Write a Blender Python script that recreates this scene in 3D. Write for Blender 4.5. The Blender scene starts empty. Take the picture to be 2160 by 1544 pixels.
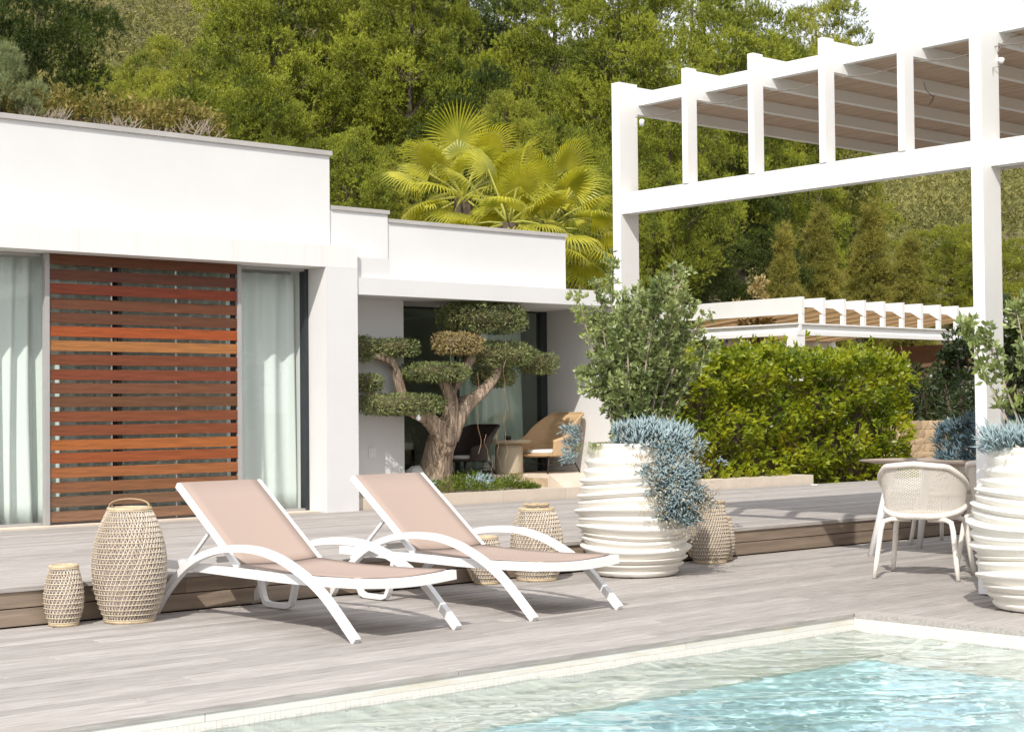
import bpy, bmesh, math, random
import numpy as np
from mathutils import Vector, Matrix
R_ = math.radians
rng = np.random.default_rng(7)
random.seed(7)
S = bpy.context.scene
COL = S.collection

# ------------------------------------------------------------------ camera
cam_d = bpy.data.cameras.new('camera')
cam = bpy.data.objects.new('camera', cam_d); COL.objects.link(cam)
yaw, pit, rol = R_(41.1521), R_(1.5426), R_(-0.5598)
f = Vector((math.cos(pit)*math.sin(yaw), math.cos(pit)*math.cos(yaw), math.sin(pit)))
r0 = Vector((math.cos(yaw), -math.sin(yaw), 0)); u0 = r0.cross(f)
rr = r0*math.cos(rol) + u0*math.sin(rol); uu = rr.cross(f)
cam.matrix_world = Matrix(((rr.x, uu.x, -f.x, 0), (rr.y, uu.y, -f.y, 0), (rr.z, uu.z, -f.z, 1.2), (0, 0, 0, 1)))
cam_d.sensor_width = 36; cam_d.sensor_fit = 'HORIZONTAL'; cam_d.lens = 57.69
cam_d.clip_start = 0.05; cam_d.clip_end = 5000
S.camera = cam

# ------------------------------------------------------------------ world, sun, exposure
SUN_DIR = Vector((-0.86, -0.61, 1.0)).normalized()          # towards the sun
el = math.asin(SUN_DIR.z); az = math.atan2(SUN_DIR.x, SUN_DIR.y)
w = bpy.data.worlds.new('World'); S.world = w; w.use_nodes = True
nt = w.node_tree; nt.nodes.clear()
out = nt.nodes.new('ShaderNodeOutputWorld'); bg = nt.nodes.new('ShaderNodeBackground')
sky = nt.nodes.new('ShaderNodeTexSky'); sky.sky_type = 'NISHITA'; sky.sun_disc = False
sky.sun_elevation = el; sky.sun_rotation = az % (2*math.pi); sky.altitude = 50; sky.air_density = 1; sky.dust_density = 1.5
tc = nt.nodes.new('ShaderNodeTexCoord'); mp = nt.nodes.new('ShaderNodeMapping'); mp.inputs['Scale'].default_value = (1, 1, 2.5)
nz = nt.nodes.new('ShaderNodeTexNoise'); nz.inputs['Scale'].default_value = 3.0; nz.inputs['Detail'].default_value = 6; nz.inputs['Roughness'].default_value = .55
cr = nt.nodes.new('ShaderNodeMapRange'); cr.inputs[1].default_value = .35; cr.inputs[2].default_value = .62; cr.inputs[3].default_value = .62; cr.inputs[4].default_value = .97
mx = nt.nodes.new('ShaderNodeMix'); mx.data_type = 'RGBA'
mx.inputs['B'].default_value = (5.9, 5.9, 6.05, 1)                 # thin white cloud over the whole sky
nt.links.new(tc.outputs['Generated'], mp.inputs['Vector']); nt.links.new(mp.outputs[0], nz.inputs['Vector'])
nt.links.new(nz.outputs['Fac'], cr.inputs[0]); nt.links.new(cr.outputs[0], mx.inputs['Factor'])
nt.links.new(sky.outputs[0], mx.inputs['A']); nt.links.new(mx.outputs['Result'], bg.inputs['Color'])
bg.inputs['Strength'].default_value = 0.13
nt.links.new(bg.outputs[0], out.inputs['Surface'])
sd = bpy.data.lights.new('sun', 'SUN'); sd.energy = 2.5; sd.angle = R_(0.55); sd.cycles.is_caustics_light = True; sd.color = (1.0, .955, .88)
sun = bpy.data.objects.new('sun', sd); COL.objects.link(sun)
sun.rotation_euler = (-SUN_DIR).to_track_quat('-Z', 'Y').to_euler(); sun.location = (-20, -14, 22)
vs = S.view_settings; vs.view_transform = 'Standard'; vs.look = 'None'; vs.gamma = 1; vs.use_curve_mapping = False
vs.exposure = 0.72
S.cycles.max_bounces = 12; S.cycles.diffuse_bounces = 10; S.cycles.transparent_max_bounces = 16; S.cycles.transmission_bounces = 6
S.cycles.caustics_reflective = False; S.cycles.caustics_refractive = True
S.cycles.use_denoising = True

# ------------------------------------------------------------------ materials
def lin(r, g, b, k=1.0):
    c = lambda v: ((v/255+.055)/1.055)**2.4 if v/255 > .04045 else v/255/12.92
    return (c(r)*k, c(g)*k, c(b)*k)
def newmat(name):
    m = bpy.data.materials.new(name); m.use_nodes = True
    t = m.node_tree; t.nodes.clear(); o = t.nodes.new('ShaderNodeOutputMaterial')
    return m, t, o
def N(t, typ, **kw):
    n = t.nodes.new(typ)
    for k, v in kw.items():
        if k in n.inputs: n.inputs[k].default_value = v
        else: setattr(n, k, v)
    return n
def mat(name, col, rough=.6, var=.08, nscale=6, bump=.0, bscale=60, stretch=(1, 1, 1), col2=None, spec=.3, objvar=0, metal=0, coat=0, lo=.35, hi=.65, detail=5, dist=0.01):
    """Principled with noise between two colours, optional per-object brightness and bump."""
    m, t, o = newmat(name); L = t.links.new
    p = N(t, 'ShaderNodeBsdfPrincipled', Roughness=rough); p.inputs['Specular IOR Level'].default_value = spec; p.inputs['Metallic'].default_value = metal
    if coat: p.inputs['Coat Weight'].default_value = coat
    co = N(t, 'ShaderNodeTexCoord'); ma = N(t, 'ShaderNodeMapping', Scale=stretch)
    L(co.outputs['Object'], ma.inputs['Vector']); vec = ma.outputs[0]
    oi = N(t, 'ShaderNodeObjectInfo')
    if objvar:
        ad = N(t, 'ShaderNodeVectorMath', operation='MULTIPLY_ADD'); L(oi.outputs['Random'], ad.inputs[0]); ad.inputs[1].default_value = (37, 91, 53); L(vec, ad.inputs[2]); vec = ad.outputs[0]
    n = N(t, 'ShaderNodeTexNoise', Scale=nscale, Detail=detail, Roughness=.6); L(vec, n.inputs['Vector'])
    mr = N(t, 'ShaderNodeMapRange'); mr.inputs[1].default_value = lo; mr.inputs[2].default_value = hi; L(n.outputs['Fac'], mr.inputs[0])
    mi = N(t, 'ShaderNodeMix', data_type='RGBA')
    c2 = col2 or tuple(c*(1-var) for c in col); c1 = col if col2 else tuple(min(1, c*(1+var*.5)) for c in col)
    mi.inputs['A'].default_value = (*c1, 1); mi.inputs['B'].default_value = (*c2, 1); L(mr.outputs[0], mi.inputs['Factor']); c = mi.outputs['Result']
    if objvar:
        hs = N(t, 'ShaderNodeHueSaturation'); mv = N(t, 'ShaderNodeMapRange'); mv.inputs[3].default_value = 1-objvar; mv.inputs[4].default_value = 1+objvar
        L(oi.outputs['Random'], mv.inputs[0]); L(mv.outputs[0], hs.inputs['Value']); L(c, hs.inputs['Color']); c = hs.outputs[0]
    L(c, p.inputs['Base Color'])
    if bump:
        nb = N(t, 'ShaderNodeTexNoise', Scale=bscale, Detail=4); L(vec, nb.inputs['Vector'])
        b = N(t, 'ShaderNodeBump', Strength=bump, Distance=dist); L(nb.outputs['Fac'], b.inputs['Height']); L(b.outputs[0], p.inputs['Normal'])
    L(p.outputs[0], o.inputs['Surface'])
    return m
def leafmat(name, c1, c2, trans=.35, rough=.5, spec=.25, c3=None, nscale=1.2, tcol=None):
    """Leaf: diffuse + translucent; hue differs leaf by leaf and clump by clump."""
    m, t, o = newmat(name); L = t.links.new
    g = N(t, 'ShaderNodeNewGeometry'); co = N(t, 'ShaderNodeTexCoord'); oi = N(t, 'ShaderNodeObjectInfo')
    n = N(t, 'ShaderNodeTexNoise', Scale=nscale, Detail=2); 
    ad = N(t, 'ShaderNodeVectorMath', operation='MULTIPLY_ADD'); L(oi.outputs['Random'], ad.inputs[0]); ad.inputs[1].default_value = (37, 91, 53); L(co.outputs['Object'], ad.inputs[2]); L(ad.outputs[0], n.inputs['Vector'])
    av = N(t, 'ShaderNodeMath', operation='MULTIPLY_ADD'); L(g.outputs['Random Per Island'], av.inputs[0]); av.inputs[1].default_value = .42
    mr = N(t, 'ShaderNodeMapRange'); mr.inputs[1].default_value = .3; mr.inputs[2].default_value = .7; mr.inputs[3].default_value = 0; mr.inputs[4].default_value = .58; L(n.outputs['Fac'], mr.inputs[0]); L(mr.outputs[0], av.inputs[2])
    ra = N(t, 'ShaderNodeValToRGB'); e = ra.color_ramp.elements; e[0].color = (*c1, 1); e[1].color = (*c2, 1); e[0].position = .1; e[1].position = .8
    if c3: x = ra.color_ramp.elements.new(.96); x.color = (*c3, 1)
    L(av.outputs[0], ra.inputs[0])
    p = N(t, 'ShaderNodeBsdfPrincipled', Roughness=rough); p.inputs['Specular IOR Level'].default_value = spec; L(ra.outputs[0], p.inputs['Base Color'])
    tr = N(t, 'ShaderNodeBsdfTranslucent'); mm = N(t, 'ShaderNodeMix', data_type='RGBA', blend_type='MULTIPLY'); mm.inputs['Factor'].default_value = 1
    L(ra.outputs[0], mm.inputs['A']); mm.inputs['B'].default_value = (*(tcol or (1.3, 1.25, .6)), 1); L(mm.outputs['Result'], tr.inputs['Color'])
    ms = N(t, 'ShaderNodeMixShader'); ms.inputs[0].default_value = trans; L(p.outputs[0], ms.inputs[1]); L(tr.outputs[0], ms.inputs[2]); L(ms.outputs[0], o.inputs['Surface'])
    return m
def glassmat(name, tint, ior=1.5, rough=.0, boost=1.0):
    m, t, o = newmat(name); L = t.links.new
    fr = N(t, 'ShaderNodeFresnel', IOR=ior); ml = N(t, 'ShaderNodeMath', operation='MULTIPLY'); ml.inputs[1].default_value = boost; ml.use_clamp = True
    tb = N(t, 'ShaderNodeBsdfTransparent', Color=(*tint, 1)); gl = N(t, 'ShaderNodeBsdfGlossy', Roughness=rough)
    ge = N(t, 'ShaderNodeNewGeometry'); inv = N(t, 'ShaderNodeMath', operation='MULTIPLY_ADD'); L(ge.outputs['Backfacing'], inv.inputs[0]); inv.inputs[1].default_value = -boost; inv.inputs[2].default_value = boost; L(inv.outputs[0], ml.inputs[1])   # reflect once, on the entering face
    ms = N(t, 'ShaderNodeMixShader'); L(fr.outputs[0], ml.inputs[0]); L(ml.outputs[0], ms.inputs[0]); L(tb.outputs[0], ms.inputs[1]); L(gl.outputs[0], ms.inputs[2]); L(ms.outputs[0], o.inputs['Surface'])
    return m

def clothmat(name, c, tr):
    m, t, o = newmat(name); L = t.links.new
    d = N(t, 'ShaderNodeBsdfDiffuse', Color=(*c, 1)); q = N(t, 'ShaderNodeBsdfTranslucent', Color=(*c, 1)); ms = N(t, 'ShaderNodeMixShader'); ms.inputs[0].default_value = tr
    L(d.outputs[0], ms.inputs[1]); L(q.outputs[0], ms.inputs[2]); L(ms.outputs[0], o.inputs['Surface']); return m
M = {}
M['stucco'] = mat('white_stucco', (.715, .71, .705), .85, .035, 1.1, .12, 180, spec=.15)
M['header'] = mat('weathered_white_header', (.79, .78, .76), .85, nscale=9, stretch=(1, 1, .05), col2=(.70, .685, .655), lo=.52, hi=.8, bump=.1, bscale=150, spec=.15)
M['coping'] = mat('grey_coping_metal', (.47, .45, .43), .55, .1, 2, spec=.3)
M['frame_dark'] = mat('dark_grey_frame', (.035, .04, .045), .4, .1, 4)
M['frame_grey'] = mat('grey_frame', (.40, .385, .38), .45, .06, 4)
M['white_paint'] = mat('white_painted_steel', (.78, .775, .765), .42, .03, 2, .03, 40, spec=.4)
M['white_dirty'] = mat('white_paint_with_grime', (.78, .775, .765), .5, nscale=7, stretch=(1, 1, .4), col2=(.70, .66, .61), lo=.6, hi=.85, spec=.35)
M['powder'] = mat('white_powder_coat', (.80, .795, .79), .35, .02, 3, spec=.45)
M['board'] = mat('weathered_deck_wood', (.452, .420, .396), .75, nscale=5, stretch=(.8, 13, 13), col2=(.265, .240, .222), lo=.3, hi=.72, bump=.35, bscale=14, objvar=.13, spec=.2, detail=7, dist=.004)
M['riser'] = mat('brown_grey_riser_wood', (.34, .265, .20), .7, nscale=3.2, stretch=(.5, 6, 7), col2=(.20, .155, .12), lo=.3, hi=.7, bump=.35, bscale=14, objvar=.15, spec=.2, detail=7, dist=.004)
M['stone'] = mat('cream_limestone', (.70, .61, .51), .8, nscale=3, col2=(.62, .53, .44), bump=.15, bscale=70, objvar=.05, spec=.15)
M['rubble'] = mat('orange_rubble_stone', (.60, .45, .29), .9, nscale=9, col2=(.46, .33, .21), bump=.6, bscale=30, objvar=.18, spec=.1)
M['mortar'] = mat('earthy_mortar', (.50, .39, .27), .95, .2, 12, .4, 50, spec=.1)
M['interior'] = mat('room_paint', (.80, .80, .78), .9, .05, 2)
M['interior_floor'] = mat('room_floor', (.50, .47, .43), .6, .1, 3)
M['dark_cloth'] = mat('charcoal_cloth', (.03, .033, .035), .9, .2, 30)
M['glass'] = glassmat('window_glass', (.97, .99, .982), boost=1.3)
M['glass_dark'] = glassmat('patio_glass', (.92, .97, .94), boost=1.9)
M['sling'] = mat('taupe_sling_fabric', (.405, .312, .265), .8, .05, 700, .1, 900, spec=.15)
M['pot'] = mat('white_ceramic', (.80, .77, .71), .5, .04, 3, .05, 30, spec=.35)
M['soil'] = mat('dark_soil', (.07, .05, .035), .95, .3, 30, .6, 60)
M['cane'] = mat('cane_strips', (.58, .48, .33), .55, nscale=40, col2=(.62, .55, .45), bump=.1, bscale=200, spec=.3)
M['cane_pale'] = mat('whitewashed_cane', (.68, .62, .55), .6, nscale=30, col2=(.60, .50, .38), spec=.25)
M['cane_rim'] = mat('golden_cane_rim', (.58, .46, .30), .55, .2, 60, .2, 150, spec=.3)
M['liner'] = mat('lantern_inner_liner', (.34, .29, .26), .8, .15, 20)
M['leather'] = mat('tan_leather_strap', (.46, .33, .19), .6, .1, 20)
M['rope'] = mat('natural_rope', (.52, .40, .25), .9, .25, 80, .4, 200)
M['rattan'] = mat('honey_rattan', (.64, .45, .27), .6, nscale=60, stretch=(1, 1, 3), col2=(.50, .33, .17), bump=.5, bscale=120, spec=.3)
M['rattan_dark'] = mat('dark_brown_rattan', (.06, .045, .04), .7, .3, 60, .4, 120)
M['cushion'] = mat('white_cushion', (.74, .70, .67), .9, .05, 8, .1, 60)
M['black_metal'] = mat('black_metal_rod', (.035, .028, .025), .45, .2, 10)
M['resin'] = mat('beige_stone_resin', (.47, .40, .29), .7, .08, 5, .05, 60)
M['fibre'] = mat('white_woven_fibre', (.82, .77, .70), .6, nscale=60, col2=(.76, .70, .63), bump=.4, bscale=140, spec=.3)
M['tablewood'] = mat('pale_table_wood', (.50, .41, .34), .65, nscale=4, stretch=(6, .4, 6), col2=(.40, .32, .26), bump=.15, bscale=20)
M['reed'] = mat('reed_ceiling_mat', (.56, .44, .34), .85, nscale=22, stretch=(.12, 2.6, 1), col2=(.27, .19, .14), lo=.45, hi=.8, bump=.8, bscale=30, spec=.1, detail=6)
M['tan_panel'] = mat('tan_cane_panel', (.52, .32, .175), .75, nscale=12, stretch=(.15, 3, 8), col2=(.42, .255, .14), bump=.3, bscale=20, spec=.15)
M['brown_canvas'] = mat('brown_canvas', (.21, .125, .085), .85, .1, 5)
M['cable'] = mat('grey_cable', (.20, .17, .14), .7, .2, 20)
M['copper'] = mat('copper_wire', (.36, .22, .13), .5, .2, 30)
M['globe'] = mat('white_plastic', (.80, .80, .79), .35, .02, 3, spec=.5)
M['bark_olive'] = mat('olive_bark', (.50, .39, .29), .9, nscale=14, stretch=(2.4, 2.4, .3), col2=(.15, .105, .075), lo=.38, hi=.66, bump=1.0, bscale=26, spec=.1, detail=8, dist=.03)
M['bark'] = mat('grey_pine_bark', (.15, .115, .09), .95, nscale=8, col2=(.07, .055, .045), bump=.6, bscale=20, spec=.1)
M['twig'] = mat('pale_bare_twig', (.42, .35, .28), .9, .2, 12)
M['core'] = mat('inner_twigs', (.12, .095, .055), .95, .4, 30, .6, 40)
M['ground'] = mat('dry_earth', (.20, .15, .09), .95, nscale=.25, col2=(.10, .10, .045), bump=.5, bscale=3, spec=.1)
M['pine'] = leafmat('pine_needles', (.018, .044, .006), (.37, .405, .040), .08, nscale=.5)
M['pine_dark_and_shade'] = leafmat('dark_pine_and_shade_needles', (.008, .020, .004), (.095, .13, .018), .10, nscale=.5)  # dark pines; near-black tone also paints the shaded hollow above the fan palms
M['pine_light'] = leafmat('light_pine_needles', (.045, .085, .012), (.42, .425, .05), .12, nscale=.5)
M['conifer'] = leafmat('feathery_conifer', (.13, .14, .03), (.36, .32, .07), .3, nscale=.9)
M['tamarisk'] = leafmat('grey_green_feathers', (.14, .18, .085), (.30, .33, .16), .3)
M['carob'] = leafmat('dark_broad_leaves', (.020, .036, .012), (.065, .085, .028), .2, .35, .45)
M['hedge'] = leafmat('yellow_green_hedge_leaves', (.075, .13, .012), (.40, .44, .028), .42, .35, .45, c3=(.46, .33, .03), nscale=2.5)
M['roofhedge'] = leafmat('dry_hedge_leaves', (.12, .13, .03), (.36, .29, .10), .3, .6, .2, c3=(.46, .31, .17), nscale=1.0)
M['shrub'] = leafmat('grey_green_shrub_leaves', (.10, .145, .048), (.39, .45, .185), .25, .4, .4, c3=(.27, .33, .06), nscale=4)
M['olive'] = leafmat('olive_leaves', (.075, .105, .035), (.30, .33, .135), .2, .45, .35, nscale=6)
M['olive_tan'] = leafmat('dry_olive_leaves', (.20, .155, .06), (.52, .41, .20), .25, .5, .3, nscale=6)
M['succulent'] = leafmat('blue_chalk_fingers', (.22, .315, .335), (.42, .52, .54), .08, .55, .3, tcol=(1, 1, 1), nscale=7)
M['succulent_dk'] = leafmat('deep_blue_fingers', (.075, .135, .16), (.17, .25, .285), .06, .55, .3, tcol=(1, 1, 1), nscale=7)
M['cover'] = leafmat('fine_green_groundcover', (.07, .13, .02), (.21, .26, .045), .3, nscale=4)
M['grass'] = leafmat('arching_grass_blades', (.20, .25, .08), (.40, .42, .16), .35)
M['dry'] = leafmat('dry_cream_florets', (.32, .25, .15), (.60, .52, .37), .2, .8, .1, tcol=(1, 1, .8))
M['palm'] = leafmat('palm_blades', (.18, .22, .014), (.64, .60, .08), .42, .35, .45, c3=(.46, .36, .05), nscale=2)
M['petiole'] = mat('yellow_green_petiole', (.36, .36, .07), .5, .2, 5)
M['forest'] = leafmat('hillside_trees', (.065, .08, .03), (.30, .28, .10), .2, .8, .1, nscale=.22)

# pool: wet tile and water
M['pool_sand'] = mat('sandy_mosaic', (.82, .84, .75), .5, nscale=14, col2=(.77, .79, .70))
M['pool_tile'] = mat('turquoise_mosaic', (.66, .92, .94), .5, nscale=10, col2=(.60, .88, .92))
M['pool_tileband'] = mat('cream_mosaic', (.76, .73, .68), .35, nscale=30, col2=(.68, .65, .60), objvar=.08)
M['rim'] = mat('bleached_coping', (.72, .70, .66), .6, nscale=6, stretch=(.4, 3, 3), col2=(.62, .53, .39), lo=.5, hi=.75, objvar=.05)
def watermat():
    m, t, o = newmat('pool_water'); gl = N(t, 'ShaderNodeBsdfGlass', Roughness=0.0, IOR=1.33); gl.inputs['Color'].default_value = (.955, .99, .995, 1)
    t.links.new(gl.outputs[0], o.inputs['Surface']); return m
M['water'] = watermat()

# ------------------------------------------------------------------ builders
class MB:
    def __init__(s): s.v = []; s.f = []
    def add(s, verts, faces):
        o = len(s.v); s.v.extend(tuple(map(float, p)) for p in verts); s.f.extend(tuple(i+o for i in q) for q in faces)
    def box(s, x0, x1, y0, y1, z0, z1):
        s.add([(x0, y0, z0), (x1, y0, z0), (x1, y1, z0), (x0, y1, z0), (x0, y0, z1), (x1, y0, z1), (x1, y1, z1), (x0, y1, z1)],
              [(3, 2, 1, 0), (4, 5, 6, 7), (0, 1, 5, 4), (1, 2, 6, 5), (2, 3, 7, 6), (3, 0, 4, 7)])
    def tube(s, pts, rad, n=8, cap=True, jit=0):
        P = [Vector(p) for p in pts]
        if not hasattr(rad, '__len__'): rad = [rad]*len(P)
        t0 = (P[1]-P[0]).normalized(); ref = Vector((0, 0, 1)) if abs(t0.z) < .9 else Vector((1, 0, 0))
        a = t0.cross(ref).normalized(); V = []
        for i, p in enumerate(P):
            t = (P[min(i+1, len(P)-1)]-P[max(i-1, 0)]).normalized(); a = (a-t*a.dot(t)).normalized(); b = t.cross(a)
            for k in range(n):
                q = 2*math.pi*k/n; r = rad[i]*(1+(random.uniform(-jit, jit) if jit else 0)); V.append(p+a*(r*math.cos(q))+b*(r*math.sin(q)))
        F = [(i*n+k, i*n+(k+1) % n, (i+1)*n+(k+1) % n, (i+1)*n+k) for i in range(len(P)-1) for k in range(n)]
        if cap: F += [tuple(range(n-1, -1, -1)), tuple((len(P)-1)*n+k for k in range(n))]
        s.add(V, F)
    def ribbon(s, pts, wdir, w, h):
        """rectangular bar along pts; wdir = across direction (unit), w across, h in the plane of bending"""
        P = [Vector(p) for p in pts]; wd = Vector(wdir).normalized(); V = []
        for i, p in enumerate(P):
            t = (P[min(i+1, len(P)-1)]-P[max(i-1, 0)]).normalized(); n = t.cross(wd).normalized()
            for a, b in ((-1, -1), (1, -1), (1, 1), (-1, 1)): V.append(p+wd*(a*w/2)+n*(b*h/2))
        F = [(i*4+k, i*4+(k+1) % 4, (i+1)*4+(k+1) % 4, (i+1)*4+k) for i in range(len(P)-1) for k in range(4)]
        F += [(3, 2, 1, 0), tuple((len(P)-1)*4+k for k in range(4))]
        s.add(V, F)
    def lathe(s, prof, n=32, cap0=True, cap1=False, c=(0, 0, 0), fn=None):
        V = []
        for r, z in prof:
            for k in range(n):
                q = 2*math.pi*k/n; R, Z = (r, z) if fn is None else fn(r, z, q); V.append((c[0]+R*math.cos(q), c[1]+R*math.sin(q), c[2]+Z))
        F = [(i*n+k, i*n+(k+1) % n, (i+1)*n+(k+1) % n, (i+1)*n+k) for i in range(len(prof)-1) for k in range(n)]
        if cap0: F.append(tuple(range(n-1, -1, -1)))
        if cap1: F.append(tuple((len(prof)-1)*n+k for k in range(n)))
        s.add(V, F)
    def mesh(s, name, m, smooth=False):
        me = bpy.data.meshes.new(name); me.from_pydata(s.v, [], s.f); me.materials.append(m)
        if smooth: me.shade_smooth() if hasattr(me, 'shade_smooth') else me.polygons.foreach_set('use_smooth', [True]*len(me.polygons))
        me.update(); return me
    def obj(s, name, m, parent=None, smooth=False, loc=None):
        return link(name, s.mesh(name, m, smooth), parent, loc)
def link(name, me, parent=None, loc=None):
    o = bpy.data.objects.new(name, me); COL.objects.link(o)
    if parent: o.parent = parent
    if loc is not None: o.location = loc
    return o
def autosmooth(o, ang=40):
    me = o.data; me.shade_smooth()
    try: me.set_sharp_from_angle(angle=R_(ang))
    except Exception: pass
    return o
def tag(o, label=None, cat=None, group=None, kind=None):
    if label: o['label'] = label
    if cat: o['category'] = cat
    if group: o['group'] = group
    if kind: o['kind'] = kind
    return o
def empty(name, loc=(0, 0, 0), rz=0, label=None, cat=None, group=None, kind=None):
    o = bpy.data.objects.new(name, None); COL.objects.link(o); o.location = loc; o.rotation_euler = (0, 0, rz); o.empty_display_size = .1
    return tag(o, label, cat, group, kind)
def copy_tree(o, parent=None):
    c = o.copy(); COL.objects.link(c)
    if parent: c.parent = parent
    for ch in list(o.children): copy_tree(ch, c)
    return c
def npmesh(name, V, F, m):
    """V (n,3), F (k,3|4) arrays -> mesh, fast"""
    me = bpy.data.meshes.new(name); V = np.ascontiguousarray(V, dtype=np.float32); F = np.ascontiguousarray(F, dtype=np.int32); k = F.shape[1]
    me.vertices.add(len(V)); me.vertices.foreach_set('co', V.ravel())
    me.loops.add(F.size); me.loops.foreach_set('vertex_index', F.ravel())
    me.polygons.add(len(F)); me.polygons.foreach_set('loop_start', np.arange(0, F.size, k, dtype=np.int32))
    try: me.polygons.foreach_set('loop_total', np.full(len(F), k, dtype=np.int32))
    except Exception: pass
    me.update(calc_edges=True); me.validate(); me.materials.append(m); return me
def unit(a): return a/np.maximum(np.linalg.norm(a, axis=1, keepdims=True), 1e-9)
def rdir(n): return unit(rng.normal(size=(n, 3)))
def leaves(P, D, L, W, fold=.25, nup=None):
    """diamond leaves (quads): base P, direction D, length L, width W"""
    n = len(P); L = np.broadcast_to(np.asarray(L, float), (n,))[:, None]; W = np.broadcast_to(np.asarray(W, float), (n,))[:, None]
    D = unit(D); A = rdir(n) if nup is None else unit(nup+rng.normal(size=(n, 3))*.35)
    Sd = unit(np.cross(D, A)); Nn = np.cross(Sd, D)
    V = np.stack([P, P+D*L*.45+Sd*W*.5+Nn*W*fold, P+D*L, P+D*L*.45-Sd*W*.5+Nn*W*fold], 1).reshape(-1, 3)
    return V, np.arange(4*n).reshape(n, 4)
def needles(P, D, L, W):
    n = len(P); D = unit(D); Sd = unit(np.cross(D, rdir(n))); L = np.broadcast_to(np.asarray(L, float), (n,))[:, None]
    V = np.stack([P-Sd*W*.5, P+Sd*W*.5, P+D*L], 1).reshape(-1, 3); return V, np.arange(3*n).reshape(n, 3)
def fingers(P, D, L, r):
    """3-sided spindle per finger leaf"""
    n = len(P); D = unit(D); A = unit(np.cross(D, rdir(n))); B = np.cross(D, A); L = np.broadcast_to(np.asarray(L, float), (n,))[:, None]
    ring = [P+D*L*.5+(A*math.cos(q)+B*math.sin(q))*r for q in (0, 2.094, 4.189)]
    V = np.stack([P]+ring+[P+D*L], 1).reshape(-1, 3); b = np.arange(n)[:, None]*5
    F = np.concatenate([b+np.array([[0, 2, 1]]), b+np.array([[0, 3, 2]]), b+np.array([[0, 1, 3]]), b+np.array([[1, 2, 4]]), b+np.array([[2, 3, 4]]), b+np.array([[3, 1, 4]])], 0)
    return V, F

# ================================================================== SETTING
# --- ground: one sheet to the horizon, rising into a wooded hill beyond the house
def ground_z(x, y):
    x = np.asarray(x, float); y = np.asarray(y, float)
    d = x*.658+y*.753; lat = x*.753-y*.658
    t = lat/np.maximum(d, 1)
    slope = .37-.185*np.clip((t+.25)/.42, 0, 1)
    dd = np.clip(d-27, 0, 420); hill = slope*dd*dd/(dd+22)
    hill = hill+1.2*np.sin(x*.05+1)*np.cos(y*.06)*np.clip((d-40)/60, 0, 1)
    front = np.clip((d-10)/15, 0, 1)
    z = .15*front+hill
    pit = (x > -8) & (x < 23) & (y > -4) & (y < 13.9)
    return np.where(pit, -2.2, np.where(d < 14, -.3, z))
def build_ground():
    rad = np.concatenate([np.arange(0, 40, .8), np.geomspace(40, 3000, 60)]); ang = np.linspace(0, 2*math.pi, 241)[:-1]
    RR, AA = np.meshgrid(rad, ang, indexing='ij'); X = RR*np.cos(AA)+7; Y = RR*np.sin(AA)+8
    Z = ground_z(X, Y); n = len(ang); V = np.stack([X, Y, Z], -1).reshape(-1, 3)
    i, k = np.meshgrid(np.arange(len(rad)-1), np.arange(n), indexing='ij')
    F = np.stack([i*n+k, (i+1)*n+k, (i+1)*n+(k+1) % n, i*n+(k+1) % n], -1).reshape(-1, 4)
    o = link('ground', npmesh('ground', V, F, M['ground'])); o.data.shade_smooth(); tag(o, kind='structure')
build_ground()

# --- decks, board by board
Y_STEP = 8.88; PX, PY = 7.82, 5.93; U = .23
def deck(name, rows, z, th=.03):
    root = empty(name, kind='structure'); cache = {}
    for (y0, y1, xs) in rows:
        for a, b in zip(xs[:-1], xs[1:]):
            key = (round(b-a, 2), round(y1-y0, 3))
            if key not in cache:
                mb = MB(); l, wd = (b-a)/2-.002, (y1-y0)/2-.0072; c = .006
                V = [(-l, -wd, -th), (l, -wd, -th), (l, wd, -th), (-l, wd, -th), (-l, -wd, -c), (l, -wd, -c), (l, wd, -c), (-l, wd, -c), (-l+c, -wd+c, 0), (l-c, -wd+c, 0), (l-c, wd-c, 0), (-l+c, wd-c, 0)]
                mb.add(V, [(3, 2, 1, 0), (8, 9, 10, 11)]+[(i, (i+1) % 4, (i+1) % 4+4, i+4) for i in range(4)]+[(i+4, (i+1) % 4+4, (i+1) % 4+8, i+8) for i in range(4)])
                cache[key] = mb.mesh('board', M['board'])
            o = link('board', cache[key], root, ((a+b)/2, (y0+y1)/2, z+random.uniform(-.001, .001)))
            if random.random() < .5: o.rotation_euler = (0, 0, math.pi)
    return root
def cuts(x0, x1, L, ph):
    xs = [x0]; x = x0+L*ph
    while x < x1-.6:
        if x-xs[-1] > .6: xs.append(round(x, 2))
        x += L
    xs.append(x1); return xs
rows = []; n = 23; pitch = (Y_STEP-.02-PY)/n
for i in range(n):
    x0 = 0.0 if i > 0 else 0.0
    rows.append((PY+i*pitch, PY+(i+1)*pitch, cuts(x0, 20.0, 4.4, ((i*.37) % 1)*.9+.1)))
lower = deck('pool_deck', rows, 0.0)
rows = []
for i in range(14):
    y1 = PY-i*pitch; rows.append((y1-pitch, y1, cuts(PX+.14, 20.0, 6.2, ((i*.41) % 1)*.9+.1)))
side = deck('pool_side_deck', rows, 0.0)
mb = MB(); mb.box(-.068, .068, -2.6, 2.6, -.03, 0); mb.obj('edge_board', M['board'], side, loc=(PX+.07, PY-2.6, 0))
rows = []; n = 33; up = (13.2-Y_STEP)/n
for i in range(n):
    xs = cuts(1.5, 22.0, 5.6, ((i*.31) % 1)*.9+.1); rows.append((Y_STEP-.02+i*up, Y_STEP-.02+(i+1)*up, xs))
upper = deck('raised_deck', rows, U)
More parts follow.
